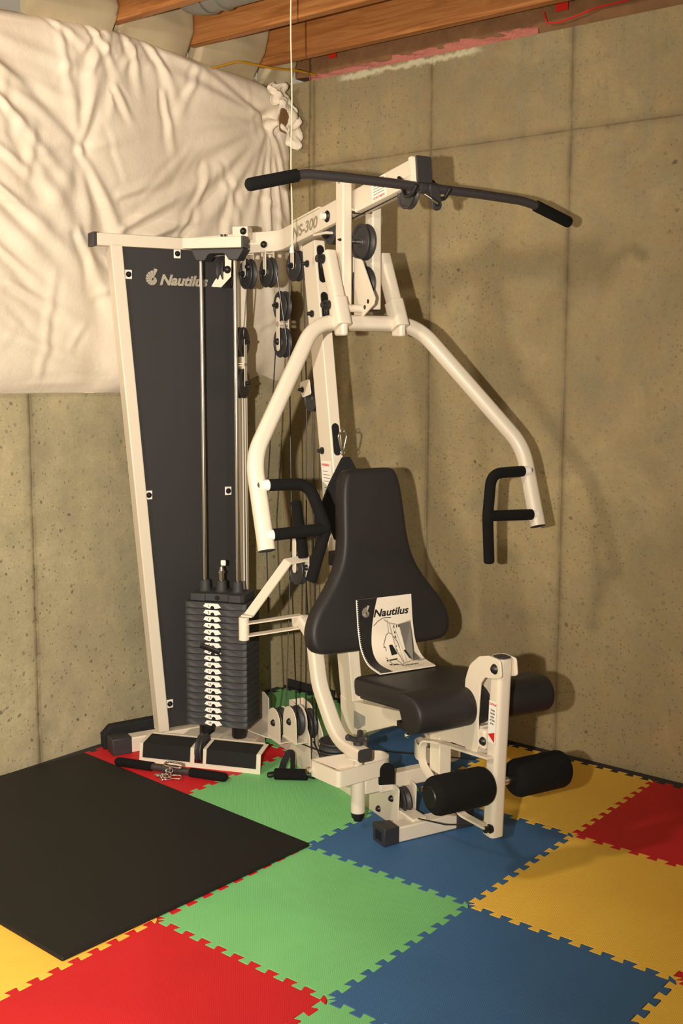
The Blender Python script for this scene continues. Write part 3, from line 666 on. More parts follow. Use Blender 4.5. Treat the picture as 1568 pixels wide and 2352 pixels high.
# uprights
for s0 in (-.0565, .0565):
    up_ = part(MB().box((-.275, s0, 1.900), (.052, .036, .42)), 'upright', M_cream, bevel=.006, seg=3)
    part(MB().box((-.275, s0, 1.688), (.050, .034, .006)), 'end_cap', M_black, up_)
    part(MB().cyl((-.275, s0-.018, 2.108), (-.275, s0+.018, 2.108), .012), 'rounded_top', M_cream, up_)
for z, r in ((1.912, .060), (1.775, .058)): pulley((-.262, .010, z), SX, r, .028)
part(MB().cyl((-.262, -.04, 1.912), (-.262, .04, 1.912), .008), 'pulley_axle', M_chrome)
part(MB().box((-.30, 0, 1.84), (.006, .10, .05)), 'cross_plate', M_cream, bevel=.001)
part(MB().cyl((-.262, -.04, 2.012), (-.262, .04, 2.012), .011), 'spacer', M_chrome)
bolt((-.262, -.075, 1.915), (0, -1, 0), .004)
tri = roundpoly([(-.262, 1.86), (-.262, 1.655), (-.225, 1.655), (-.135, 1.700), (-.128, 1.722), (-.215, 1.85)], [.01, .01, .03, .015, .012, .02])
tg = part(fz(tri, -.024, .006), 'adjustment_plate', M_cream, bevel=.001)
for f, z in ((-.168, 1.712), (-.190, 1.694)): part(fz(circ(.0075, 16), -.0246, .0072), 'pin_hole', M_black, tg).location = (f, 0, z)
# press arm
tubes = []
for sg in (-1, 1):
    a, b_ = V((-.293, sg*.105, 1.872)), V((-.190, sg*.110, 1.640)); d = (b_-a).normalized()
    t = part(MB().sweep([a, b_], rrect(.040, .050, .009, 3), FX), 'press_arm_tube', M_cream, smooth=40)
    a2 = b_-d*.085
    part(MB().sweep([a2, b_+d*.012], rrect(.050, .060, .012, 3), FX), 'sleeve', M_cream, t, smooth=40, bevel=.002)
    part(MB().box((-.194, sg*.110, 1.630), (.060, .024, .060)), 'yoke_clamp', M_cream, t, bevel=.008, seg=3)
    if sg < 0: part(MB().lathe((-.290, sg*.124, 1.853), (-.290, sg*.150, 1.853), [(0, .016), (.25, .016), (.3, .013), (1, .012)], 24), 'pivot_cap', M_black, t)
    if sg < 0:
        part(MB().cyl((-.208, -.09, 1.690), (-.208, -.022, 1.690), .0125), 'adjustment_pin', M_cream, t)
        part(MB().lathe((-.235, -.160, 1.700), (-.235, -.128, 1.700), [(0, .010), (.4, .012), (.45, .016), (1, .016)], 20), 'bumper', M_black, t)
YP = [(.070, -.503, .962), (-.020, -.503, 1.232), (-.219, -.194, 1.643), (-.219, .194, 1.643), (-.020, .506, 1.230), (.070, .508, .966)]
yoke = part(MB().sweep(fillet(YP, [.20, .16, .16, .20], 12), rrect(.048, .046, .016, 4), FX), 'press_arm', M_cream, smooth=50)
for sg, e in ((-1, 0), (1, -1)):
    d = (V(YP[e])-V(YP[1 if e == 0 else -2])).normalized()
    part(MB().sweep([V(YP[e]), V(YP[e])+d*.003], rrect(.046, .044, .015, 4), FX), 'end_cap', M_rubber, yoke)
    hs, hm = V((.024, sg*.485, 1.150)), V((.066, sg*.492, 1.006)); o2 = V((.026, sg*.342, 1.148)); md = V((.064, sg*.302, 1.012)); lo = V((.030, sg*.336, .848))
    h = part(MB().sweep(fillet([hs-V((0, sg*.008, 0)), o2, md, lo], [.060, .05], 10), circ(.0182, 18)), 'foam_handle', M_foam, yoke, bevel=.004, seg=2, smooth=45)
    part(MB().sweep([hm-V((0, sg*.010, 0)), md], circ(.0182, 18)), 'foam_crossbar', M_foam, h, smooth=45)
    part(MB().cyl(hs-V((0, sg*.012, 0)), hs+V((0, sg*.012, 0)), .017), 'collar', M_white, h); part(MB().cyl(hm-V((0, sg*.014, 0)), hm+V((0, sg*.012, 0)), .017), 'collar', M_white, h)
    for p_ in (hs, hm): bolt(p_+V((.0, sg*.024, 0)), (0, sg, 0), .0095, .006, parent=yoke, mat=M_barm)

# --- swivels and crossbar
part(MB().box((.0, .0, .148), (.042, .27, .052)), 'crossbar', M_cream, bevel=.004)
part(MB().box((.0, -.055, .148), (.050, .05, .060)), 'crossbar_collar', M_cream, bevel=.004)
for sg in (-1, 1):
    sx = sg*.150; sw = part(MB().cyl((.0, sx, .060), (.0, sx, .205), .0235), 'swivel_sleeve', M_cream, bevel=.002)
    part(MB().lathe((.0, sx, .032), (.0, sx, .060), [(0, .014), (.35, .016), (.4, .021), (1, .023)], 24), 'rubber_foot', M_black, sw)
    part(MB().cyl((.0, sx, .20), (.0, sx, .265), .015), 'swivel_post', M_cream, sw)
    part(MB().cyl((.0, sx, .246), (.0, sx, .252), .042), 'swivel_washer', M_cream, sw)
    # rounded band housing
    if sg < 0: pl = [(-.075, -.315), (-.100, -.250), (-.045, -.110), (-.03, -.075), (.0, -.060), (.035, -.075), (.055, -.11), (.075, -.245), (.065, -.27)]
    pl = [(-.066, -.290), (.074, -.262), (.050, -.075), (.02, -.045), (-.03, -.045), (-.055, -.10)] if sg < 0 else [(-.100, .215), (-.045, .245), (.03, .235), (.055, .19), (.05, .12), (-.01, .085), (-.07, .11)]
    rp = roundpoly(pl, [.012, .012, .04, .05, .05, .04] if sg < 0 else .05, 6)
    pts = [V((a, b_, .215)) for a, b_ in rp]
    part(MB().sweep(pts, [(-.003, -.026), (.003, -.026), (.003, .026), (-.003, .026)], ZZ, closed=True), 'cam_band', M_cream, sw, smooth=50)
    mb = MB(); mb.prism([(a*.97, b_*.99) for a, b_ in rp], (0, 0, .192), FX, SX, 0, .003); part(mb, 'cam_floor', M_cream, sw)
# bumper pad on the near housing
mb = MB(); o_ = V((.055, -.100, .150)); pl = [(-.026, 0), (.026, 0), (.026, .045)]+[(.026*math.cos(a), .045+.026*math.sin(a)) for a in [math.pi*k/12 for k in range(1, 12)]]+[(-.026, .045)]
mb.prism(pl, (.052, -.075, .160), V((.35, .94, 0)).normalized(), ZZ, 0, .014); part(mb, 'bumper_pad', M_foam, bevel=.003)
part(MB().lathe((-.062, -.306, .205), (-.062, -.290, .205), [(0, .008), (.2, .013), (.8, .013), (1, .010)], 20), 'cable_eye', M_chrome)
# clover knob
kn = part(MB().cyl((.0, -.150, .262), (.0, -.150, .300), .016), 'clover_knob', M_dark)
for k in range(3):
    a = rad(20+120*k); part(MB().lathe((.0, -.150, .300), (.042*math.cos(a), -.150+.042*math.sin(a), .318), [(0, .010), (.5, .009), (.9, .011), (1, .006)], 14), 'knob_lobe', M_dark, kn)
# pec arms
for sg in (-1, 1):
    path = fillet([(.045, sg*.152, .266), (-.105, sg*.165, .270), (-.205, sg*.185, .44), (-.235, sg*.190, .60), (-.30, sg*.195, .640), (-.335, sg*.20, .632)], [.14, .20, .06, .03], 10)
    arm = part(MB().sweep(path, rrect(.048, .040, .009, 4), (0, 0, 1)), 'pec_arm', M_cream, smooth=50)
    mb = MB(); mb.sweep([(.045, sg*.152, .266), (.050, sg*.152, .266)], rrect(.050, .042, .010, 4)); part(mb, 'end_cap', M_dark, arm, bevel=.001)
    kx = 1 if sg < 0 else .55
    bx, bz = (sg*.405, .630) if sg < 0 else (.290, .630)
    for z in (.652, .610): part(MB().sweep([(-.31, sg*.20, z+.006), (-.325, bx, z-.004)], [(-.016, -.0022), (.016, -.0022), (.016, .0022), (-.016, .0022)], ZZ), 'strap_bar', M_cream, arm)
    part(MB().cyl((-.325, bx, .592), (-.325, bx, .670), .0175), 'bushing', M_cream, arm, bevel=.002)
    part(MB().sweep(fillet([(-.315, bx-sg*.004+0, .674), (-.325, bx-sg*.018, .675), (-.330, bx-sg*.165*kx, .843), (-.335, bx-sg*.235*kx, .848)], .004, 3), [(-.020, -.0025), (.020, -.0025), (.020, .0025), (-.020, .0025)], ZZ), 'flat_arm', M_cream, arm, smooth=30)
    hb = V((-.335, bx-sg*.228*kx, .850))
    part(MB().lathe(hb, hb+V((-.03, sg*.014, .195)), [(0, .017), (.02, .0185), (.97, .0185), (1, .014)], 24), 'foam_grip', M_foam, arm)
    part(fz(pillpoly((hb.x, .848), (hb.x, .79), .026), hb.y-sg*.012, .003), 'hook_plate', M_cream, arm)
    bolt((hb.x, hb.y-sg*.012, .815), (0, sg, 0) if sg > 0 else (0, -1, 0), .009, parent=arm)
pulley((-.40, -.165, .80), SX, .055, .024)
part(fz(pillpoly((-.40, .80), (-.40, .90), .026), -.182, .003), 'pulley_bracket', M_cream, bevel=.0006)

# --- seat frame, seat, backrest
sf = part(fz(roundpoly([(-.335, .20), (-.240, .215), (-.143, .268), (.019, .336), (.18, .366), (.46, .392), (.505, .43), (.50, .475), (.014, .388), (-.30, .336), (-.345, .345)], [.02, .04, .02, .005, .02, .03, .02, .004, .01, .004, .004]), -.0285, .057), 'seat_frame', M_cream, bevel=.004)
part(fz([(-.245, .255), (-.215, .255), (-.165, .285), (-.165, .315), (-.245, .315)], -.0292, .0005), 'frame_window', M_windowgrey, sf)
part(MB().box((.258, -.004, .335), (.056, .044, .155)), 'seat_post', M_cream, bevel=.003)
sl = math.atan2(.066, .43); sd = V((math.cos(sl), 0, math.sin(sl))); su = V((-math.sin(sl), 0, math.cos(sl)))
S0 = V((-.020, 0, .450))
seat = MB()
def cushion(mb, outline, o, ax, ay, t, rnd=.018, n=5, puff=.004):
    """rounded pad: outline in plane, thickness t along ax x ay, rounded edges"""
    o, ax, ay = V(o), V(ax), V(ay); nn = ax.cross(ay).normalized(); m = len(outline); cx = sum(p[0] for p in outline)/m; cy = sum(p[1] for p in outline)/m
    P = [V((a, b_)) for a, b_ in outline]; nr = []
    area = sum(P[i].x*P[(i+1) % m].y-P[(i+1) % m].x*P[i].y for i in range(m)); sgn = 1 if area > 0 else -1
    for i in range(m):
        e = (P[(i+1) % m]-P[i-1]); e.normalize(); nr.append(V((e.y, -e.x))*sgn)
    rings = []
    prof = [(rnd*(1-math.sin(rad(90*k/n))), rnd*(1-math.cos(rad(90*k/n)))) for k in range(n, -1, -1)]   # (height from top, inset)
    lev = [(t*.0, rnd*.5)]+[(t*.06, 0)]+[(t*.5, -.002)]
    lv = [(0, .006), (.006, 0), (t*.5, -.001), (t-rnd, 0)]+[(t-rnd+rnd*math.sin(rad(90*k/n)), rnd*(1-math.cos(rad(90*k/n)))) for k in range(1, n+1)]+[(t+.0006, rnd+.006)]
    for h, ins in lv: rings.append([o+ax*(p.x-q_.x*ins)+ay*(p.y-q_.y*ins)+nn*h for p, q_ in zip(P, nr)])
    vs = [v for r in rings for v in r]; fs = []
    for i in range(len(rings)-1):
        for k in range(m): l = (k+1) % m; fs.append((i*m+k, i*m+l, (i+1)*m+l, (i+1)*m+k))
    fs += [tuple(reversed(range(m))), tuple((len(rings)-1)*m+k for k in range(m))]; mb.add(vs, fs); return mb
# seat body (ax = along seat, ay = +s) and front roll
out = roundpoly([(0, -.165), (.438, -.205), (.438, .205), (0, .165)], [.05, .01, .01, .05], 8)
seat_o = part(cushion(MB(), out, S0, sd, SX, .058, .016), 'seat', M_vinyl, smooth=50)
part(MB().prism(roundpoly([(.015, -.15), (.40, -.18), (.40, .18), (.015, .15)], .03), S0-su*.010, sd, SX, 0, .012), 'seat_board', M_black, seat_o)
rc = V((.425, 0, .507)); sec = []
rc = V((.441, 0, .521)); RR = .056
rprof = [(.0+RR*math.cos(a), RR*math.sin(a)) for a in [rad(90-225*k/26) for k in range(27)]]+[(-.060, .000), (-.062, .010), (-.062, RR-.012), (-.058, RR-.003), (-.045, RR+.0003)]
rows_ = []
for s1, k_ in ((-.236, .60), (-.2355, .86), (-.2335, .925), (-.230, .965), (-.225, .99), (-.218, 1.0), (.232, 1.0), (.239, .99), (.244, .965), (.2475, .925), (.2495, .86), (.250, .60)): rows_.append([rc+V((a*k_, s1, b_*k_)) for a, b_ in rprof])
mm = len(rprof); vs = [v for r in rows_ for v in r]; fs = [(i*mm+k, i*mm+(k+1) % mm, (i+1)*mm+(k+1) % mm, (i+1)*mm+k) for i in range(len(rows_)-1) for k in range(mm)]
fs += [tuple(reversed(range(mm))), tuple((len(rows_)-1)*mm+k for k in range(mm))]
part(MB().add(vs, fs), 'seat_roll', M_vinyl, seat_o, smooth=60)
part(MB().box((.385, -.17, .470), (.07, .10, .018)), 'roll_board', M_black, seat_o)
bolt((.415, -.222, .455), (0, -1, 0), .007, parent=seat_o, mat=M_chrome)
bpf = lambda z: -.085-.165*(z-.58)
bdn = V((bpf(1.1)-bpf(.6), 0, .5)).normalized(); bn = V((bdn.z, 0, -bdn.x))
rows = [(.585, .262), (.600, .272), (.66, .266), (.71, .243), (.76, .205), (.80, .175), (.86, .143), (.93, .127), (1.02, .120), (1.10, .113), (1.145, .100)]
half = [(w, (z-.585)/bdn.z) for z, w in rows]
def smoothpts(P, n=4):
    out = []
    for i in range(len(P)-1):
        p0, p1, p2, p3 = P[max(0, i-1)], P[i], P[i+1], P[min(len(P)-1, i+2)]
        for k in range(n):
            t = k/n; out.append(tuple(.5*((2*p1[j])+(-p0[j]+p2[j])*t+(2*p0[j]-5*p1[j]+4*p2[j]-p3[j])*t*t+(-p0[j]+3*p1[j]-3*p2[j]+p3[j])*t**3) for j in (0, 1)))
    out.append(P[-1]); return out
hp = [(.0, -.014), (.12, -.014), (.20, -.013), (.235, -.008), (.257, .008), (.268, .035)]+half[2:]+[(.085, half[-1][1]+.016), (.062, half[-1][1]+.020)]
hp = smoothpts(hp, 4)
out = [(-a, b_) for a, b_ in reversed(hp)][:-1] + hp     # (s, along)
out = [(a, b_) for a, b_ in out]
bo = V((bpf(.585), 0, .585))-bn*.062
# plane axes must give outward normal bn = SX x bdn
back = part(cushion(MB(), out, bo, SX, bdn, .062, .018), 'backrest', M_vinyl, smooth=50)
# leg developer gooseneck
gp = [(.425, .42), (.435, .60), (.455, .648), (.50, .683), (.545, .695), (.60, .694), (.608, .645), (.57, .634), (.530, .628), (.510, .605), (.500, .50), (.505, .42), (.49, .385), (.45, .38)]
gn = None
for s0 in (-.040, .014):
    g = part(fz(roundpoly(gp, [0, .06, .06, .04, .03, .012, .012, .02, .02, .02, .02, .02, .02, .02], 6), s0, .006), 'gooseneck_plate', M_cream, bevel=.0015)
bolt((.577, -.040, .664), (0, -1, 0), .0125)
part(MB().box((.498, -.012, .440), (.055, .046, .062)), 'stop_block', M_cream, bevel=.010, seg=3); bolt((.522, -.035, .438), (0, -1, 0), .011)
part(MB().box((.470, -.010, .415), (.05, .058, .07)), 'gooseneck_base', M_cream, bevel=.01)
lever = part(MB().sweep([(.543, -.010, .163), (.569, -.010, .693)], rrect(.046, .050, .013, 5), FX), 'leg_lever', M_cream, smooth=50)
part(MB().sweep([(.569, -.010, .693), (.569, -.010, .696)], rrect(.040, .044, .012, 5), FX), 'end_cap', M_dark, lever)
cs = MB(); cs.prism([(.546, .566), (.581, .566), (.5765, .444), (.5415, .444)], (0, -.0335, 0), FX, ZZ, 0, .0006); cs = part(cs, 'caution_sticker', M_white, lever)
text('sticker_heading', 'CAUTION', M_red, cs, (.5475, -.0343, .5545), (1, 0, .0), (-.0, 0, 1), .0064, width=.032, bold=.04, ext=.0002)
for k, wd in enumerate(('Keep', 'hands', 'clear', 'of this', 'area.')):
    text('sticker_text', wd, M_ink, cs, (.5635-.0006*k, -.0343, .538-k*.0098), (1, 0, 0), ZZ, .0062, bold=.02, ext=.0002, align='CENTER')
mb = MB(); mb.prism([(.5428, .466), (.5735, .478), (.5725, .447)], (0, -.0341, 0), FX, ZZ, 0, .0003); part(mb, 'red_arrow', M_red, cs)
rz_, rf = .318, .548
for s0, s1 in ((-.232, -.034), (.050, .245)):
    part(MB().lathe((rf, s0, rz_), (rf, s1, rz_), [(0, .030), (.0, .036), (.02, .045), (.06, .052), (.12, .0555), (.88, .0555), (.94, .052), (.98, .045), (1, .030)], 40), 'foam_roller', M_foam, lever, smooth=50)
    e = s0 if s0 < 0 else s1; d = -1 if s0 < 0 else 1
    part(MB().lathe((rf, e, rz_), (rf, e+d*.003, rz_), [(0, .031), (1, .029)], 28), 'roller_cap', M_black, lever)
part(MB().cyl((rf, -.05, rz_), (rf, .06, rz_), .0135), 'roller_bar', M_chrome, lever)
# bent flat loop under the seat, its end knob
loop = fillet([(.57, -.044, .405), (.30, -.044, .370), (.215, -.044, .350), (.215, -.044, .275), (.30, -.044, .230), (.44, -.044, .190), (.56, -.044, .195)], [.05, .045, .045, .1, .1], 8)
part(MB().sweep(loop, [(-.012, -.0035), (.012, -.0035), (.012, .0035), (-.012, .0035)], ZZ), 'lever_loop', M_cream, lever, smooth=40)
part(MB().lathe((.560, -.029, .190), (.560, -.052, .190), [(0, .013), (.3, .0135), (.35, .009), (1, .010)], 20), 'locking_knob', M_black, lever)
part(MB().box((.535, -.032, .196), (.018, .008, .012)), 'cable_clip', M_chrome, lever)

# --- weight stack (K frame)
ws0, wh, wt = .120, .0256, .0232
BC = .025
def plate_mb():
    mb = MB(); nb = 36; nzz = 6; hw = .125; vs = []; fs = []
    def front(b, s):
        edge_ = .42+.30*math.cos((abs(b)-.03)/.095*math.pi*2) if abs(b) > .035 else .5
        d = -.0045/(1+math.exp(-(s-edge_)*16)) if abs(b) > .036 else -.002
        c = max(0, (abs(b)-.112)/.013); return d-.006*c*c
    for i in range(nb+1):
        b = -hw+2*hw*i/nb
        for k in range(nzz+1): s = k/nzz; vs.append(K(BC+b, .080+front(b, s), s*wt))
    for i in range(nb):
        for k in range(nzz): o = i*(nzz+1)+k; fs.append((o, o+nzz+1, o+nzz+2, o+1))
    m = len(vs)
    bp = [(-hw, -.075), (hw-.012, -.075), (hw, -.063)]
    for b, n in bp: vs += [K(BC+b, n, 0), K(BC+b, n, wt)]
    fl = [i*(nzz+1) for i in range(nb+1)]; tl = [i*(nzz+1)+nzz for i in range(nb+1)]
    bl = [m, m+2, m+4]; bt = [m+1, m+3, m+5]
    fs.append(tuple(reversed(fl))+tuple(bl)); fs.append(tuple(tl)+tuple(reversed(bt)))
    fs.append((bl[0], bl[1], bt[1], bt[0])); fs.append((bl[1], bl[2], bt[2], bt[1]))
    fs.append(tuple([bl[0], bt[0]]+[k for k in range(nzz, -1, -1)])); r = nb*(nzz+1); fs.append(tuple([r+k for k in range(nzz+1)]+[bt[2], bl[2]]))
    mb.add(vs, fs); return mb
first = None
for k in range(19):
    z = ws0+(18-k)*wh
    if first is None: first = part(plate_mb(), 'weight_plate', M_plate, bevel=.0008, seg=1, smooth=40); wp = first
    else:
        wp = first.copy(); COL.objects.link(wp); wp.parent = gym
    wp.location = (0, 0, z)
    # white number label with half round pin hole
    mb = MB(); lp = [(-.0375, .0045), (-.027, .0175), (.020, .0175), (.028, .0015), (.0175, .0000), (.0105, -.001)]
    arc = [(.0085*math.cos(a)-.0, .000+.0105*math.sin(a)) for a in [math.pi*j/10 for j in range(0, 11)]]
    poly = [(-.0365, .0070), (-.0275, .0190), (.0245, .0190), (.0360, .0050), (.0150, -.0010)]+[(x+.001, y_-.0005) for x, y_ in arc]+[(-.0135, -.0005)]
    mb.prism(poly, K(BC-.012, .0792, .0020), KB, ZZ, 0, .0008); lb_ = part(mb, 'number_label', M_white, wp)
    mb = MB(); mb.prism([(x+.001, y_) for x, y_ in arc]+[(-.008, -.002), (.009, -.002)], K(BC-.012, .0788, .0020), KB, ZZ, 0, .0008); part(mb, 'pin_hole', M_black, wp)
    text('plate_number', str(k+1), M_ink, lb_, K(BC-.012-.0145, .0802, .0075), KB, ZZ, .0088, bold=.03, ext=.0002, align='CENTER')
sp_ = MB(); zs = ws0+12*wh+.006
sp_.lathe(K(BC-.012, .075, zs), K(BC-.012, .098, zs-.002), [(0, .006), (1, .007)], 16)
sp_.sweep([K(BC-.052, .100, zs+.008), K(BC-.012, .104, zs-.001), K(BC+.026, .100, zs-.014)], rrect(.013, .021, .006, 3), ZZ)
part(sp_, 'selector_pin', M_black, bevel=.002)
# head plate
zt = ws0+19*wh
mb = MB(); mb.prism(roundpoly([(-.108, -.062), (.108, -.062), (.108, .045), (.095, .062), (.05, .062), (.045, .055), (-.045, .055), (-.05, .062), (-.108, .062)], .006), K(BC, 0, zt+.001), KB, -KN, 0, .001)
hd = MB(); hd.add(*[(lambda pl: ([K(BC+a, b_, zt) for a, b_ in pl]+[K(BC+a, b_, zt+.028) for a, b_ in pl], [tuple(range(len(pl))), tuple(reversed(range(len(pl), 2*len(pl))))]+[(i, i+len(pl), (i+1) % len(pl)+len(pl), (i+1) % len(pl)) for i in range(len(pl))]))(roundpoly([(-.108, -.062), (.108, -.062), (.108, .050), (.095, .066), (.05, .066), (.045, .058), (-.045, .058), (-.05, .066), (-.108, .066)], .006))][0])
head = part(hd, 'stack_head', M_plate, bevel=.002)
for b, r in ((-.0735, .021), (-.005, .021), (.0625, .021)): part(MB().lathe(K(BC+b, 0, zt+.028), K(BC+b, 0, zt+.070), [(0, r*1.2), (.1, r), (.95, r*.88), (1, r*.8)], 28), 'collar', M_plate, head)
part(MB().lathe(K(BC, .058, zt+.013), K(BC, .060, zt+.013), [(0, .010), (1, .009)], 24), 'badge', M_black, head)
part(MB().lathe(K(BC-.005, 0, zt+.07), K(BC-.005, 0, zt+.125), [(0, .010), (.55, .010), (.56, .013), (.7, .013), (.72, .009), (1, .006)], 16), 'cable_end', M_chrome, head)
part(MB().box(K(BC+.005, .004, zt+.140), (.020, .012, .022), KB, KN, ZZ), 'cable_tag', M_white, head, bevel=.004)
for b in (-.0735, .0625):
    part(MB().cyl(K(BC+b, 0, .06), K(BC+b, 0, 1.915), .0078, n=28), 'guide_rod', M_chrome)
    part(MB().lathe(K(BC+b, 0, .058), K(BC+b, 0, ws0-.001), [(0, .026), (.1, .029), (1, .029)], 28), 'rubber_bumper', M_black)
# bar across the top with arched bracket
tb = part(MB().box(K(.018, .030, 1.9505), (.236, .050, .040), KB, KN, ZZ), 'top_bar', M_cream, bevel=.0025)
part(MB().box(K(.139, .030, 1.9505), (.010, .052, .042), KB, KN, ZZ), 'end_cap', M_black, tb, bevel=.001)
mb = MB(); ap = roundpoly([(-.075, 0), (.135, 0), (.110, -.042), (.075, -.042), (.060, -.018), (-.005, -.018), (-.020, -.042), (-.055, -.042)], [.0, .0, .01, .01, .02, .02, .01, .01])
mb.prism(ap, K(.0, -.012, 1.930), KB, ZZ, -.02, .045); part(mb, 'rod_bracket', M_dark, bevel=.002)
part(MB().box(K(.098, -.05, 1.993), (.062, .05, .046), KB, KN, ZZ), 'top_box', M_cream, bevel=.003); bolt(K(.112, -.024, 1.997), KN, .011)
for b in (.035, .05): part(MB().cyl(K(b, .0, 1.97), K(b, .0, 1.985), .004), 'stud', M_black)
# stack pulley and its bent bracket
pulley(K(.030, -.045, 1.850), KB, .060, .026)
mb = MB(); mb.prism([(.049, 1.93), (.077, 1.93), (.073, 1.829), (.033, 1.790), (-.0065, 1.794), (.010, 1.820), (.049, 1.852)], K(0, .004, 0), KB, ZZ, -.0015, .0015); part(mb, 'pulley_bracket', M_cream, bevel=.001)
mb = MB(); mb.prism([(-.030, 1.797), (-.012, 1.797), (-.006, 1.822), (-.012, 1.830)], K(0, -.07, 0), KB, ZZ, -.0015, .0015); part(mb, 'pulley_bracket', M_cream, bevel=.001)
bolt(K(.060, .006, 1.855), KN, .012); bolt(K(.118, -.06, 1.87), KN, .012)
# panel and its frame
SF = -1.076
pan = MB(); pan.prism([(-.575, 1.945), (-.075, 1.945), (-.085, .070), (-.425, .070)], (SF, 0, 0), SX, ZZ, -.006, .0)
panel = part(pan, 'stack_panel', M_panel)
fl = MB(); fl.prism([(-.604, 1.945), (-.558, 1.945), (-.406, .06), (-.450, .06)], (SF, 0, 0), SX, ZZ, -.045, .018); part(fl, 'panel_side_frame', M_cream, bevel=.004)
mb = MB(); mb.prism([(-.654, 1.937), (-.654, 1.981), (-.10, 1.981), (-.10, 1.937)], (SF, 0, 0), SX, ZZ, -.045, .018); tf = part(mb, 'panel_top_frame', M_cream, bevel=.003)
mb = MB(); mb.prism([(-.668, 1.934), (-.668, 1.984), (-.654, 1.984), (-.654, 1.934)], (SF, 0, 0), SX, ZZ, -.048, .020); part(mb, 'end_cap', M_dark, tf, bevel=.002)
mb = MB(); mb.prism([(-.085, .06), (-.100, 1.94), (-.060, 1.94), (-.060, .06)], (SF, 0, 0), SX, ZZ, -.040, .018); part(mb, 'panel_side_frame', M_cream, bevel=.003)
for s, z in ((-.340, 1.922), (-.533, 1.837), (-.470, 1.005), (-.141, 1.004), (-.400, .168)):
    cl = part(MB().box((SF+.003, s, z), (.004, .028, .034)), 'panel_clip', M_white, panel, bevel=.002); bolt((SF+.005, s, z), FX, .009, parent=panel)
text('brand_lettering', 'Nautilus', M_steel, panel, (SF+.002, -.411, 1.804), SX, ZZ, .037, width=.195, shear=.3, bold=.055, ext=.0015)
def shell(parent, mat, dark, o, ax, ay, size, n=14, t=.001):
    """fan shaped spiral shell emblem"""
    ax, ay, o = V(ax), V(ay), V(o); nn = ax.cross(ay).normalized(); mb = MB()
    for k in range(n):
        a0 = rad(62+k*25); a1 = rad(62+(k+.84)*25); r1 = size*(.66-.032*k) if k else size*.80; r0 = size*.10*(1-.04*k); c = (size*.0, size*.0)
        mb.prism([(c[0]+r0*math.cos(a0), c[1]+r0*math.sin(a0)), (c[0]+r1*math.cos(a0), c[1]+r1*math.sin(a0)), (c[0]+r1*math.cos((a0+a1)/2), c[1]+r1*1.01*math.sin((a0+a1)/2)), (c[0]+r1*.97*math.cos(a1), c[1]+r1*.97*math.sin(a1)), (c[0]+r0*math.cos(a1), c[1]+r0*math.sin(a1))], o, ax, ay, 0, t)
    return part(mb, 'shell_emblem', mat, parent)
shell(panel, M_steel, None, V((SF+.0005, -.438, 1.822)), SX, ZZ, .052, t=.002)
# --- row foot plates
def kprism(poly_nz, b0, b1):
    vs = [K(b0, n, z) for n, z in poly_nz]+[K(b1, n, z) for n, z in poly_nz]; m = len(poly_nz)
    return MB().add(vs, [tuple(range(m)), tuple(reversed(range(m, 2*m)))]+[(i, i+m, (i+1) % m+m, (i+1) % m) for i in range(m)])
rowp = None
for b0, b1 in ((-.238, -.012), (.022, .252)):
    mb = kprism([(.212, .0), (.203, .072), (.145, .082), (.115, .084), (.115, .080), (.143, .077), (.199, .068), (.208, .0)], b0, b1)
    rp_ = part(mb, 'foot_plate', M_cream, bevel=.001)
    g = kprism([(.2135, .020), (.2052, .072), (.130, .0842), (.130, .0856), (.2062, .0736), (.2150, .020)], b0+.016, b1-.016)
    part(g, 'grip_pad', M_grip, rp_)
part(kprism([(.212, .0), (.2095, .016), (.2055, .016), (.208, 0)], -.238, .252), 'foot_plate_lip', M_cream)
part(kprism([(.115, .085), (.105, .085), (.103, .062), (.113, .062)], -.225, .235), 'foot_plate_flange', M_cream)
part(MB().box(K(.005, .02, .050), (.045, .22, .045), KB, KN, ZZ), 'row_tube', M_cream, bevel=.003)
part(MB().box(K(.01, .0, .032), (.30, .19, .05), KB, KN, ZZ), 'stack_base', M_cream, bevel=.003)
pulley(K(.005, .165, .062), KB, .055, .024)
# --- cables
def cable(pts, r=.0024, mat=M_cable, name='cable'): return part(MB().sweep(pts, circ(r, 8)), name, mat)
cable([(-.863, -.055+.0, 1.80), (-.862+.06, 0, 1.73)] and [(-.808, -.05, 1.85), (-.805, -.01, 1.60)])
cable([(-.920, 0, 1.588), (-.915, -.05, .9), (-.780, -.093, .15)])
cable([(-.803, 0, 1.588), (-.79, 0, .9), (-.66, -.09, .16)])
cable([(-.685, 0, 1.868), (-.66, 0, 1.4), (-.63, -.02, .17)])
cable([(-.799, 0, 1.868), (-.803, 0, 1.73)])
cable([(-.60, -.01, 1.34), (-.555, -.02, .8), (-.545, -.02, .19)])
cable([K(BC, 0, zt+.14), K(BC, .0, 1.79)]); cable([K(.050, -.085, 1.84), K(.058, -.085, 1.60)]); cable([K(.105, -.085, 1.84), K(.084, -.085, 1.60)])
cable([K(.060, -.085, 1.42), K(.058, -.085, .10)]); cable([K(.084, -.085, 1.42), K(.088, -.085, .10)])
cable([(-.455, -.165, .80), (-.50, -.12, .16)]); cable([(-.345, -.165, .80), (-.40, -.1, .15)])
cable([(-.60, -.095, .112), (-.43, -.062, .115)]); cable([(-.55, -.03, .11), (-.45, -.04, .06), (-.06, -.29, .20)]); cable([(-.37, .03, .13), (.20, .17, .245)])
cable([(.02, 0, .028), (.30, -.01, .10), (.535, -.032, .194)])
cable([B0+bd*.47-bu*.04, B0+bd*.83-bu*.038])

# ------------------------------------------------------------------ separate things around the gym
def wpts(pts): return [W(*p) for p in pts]
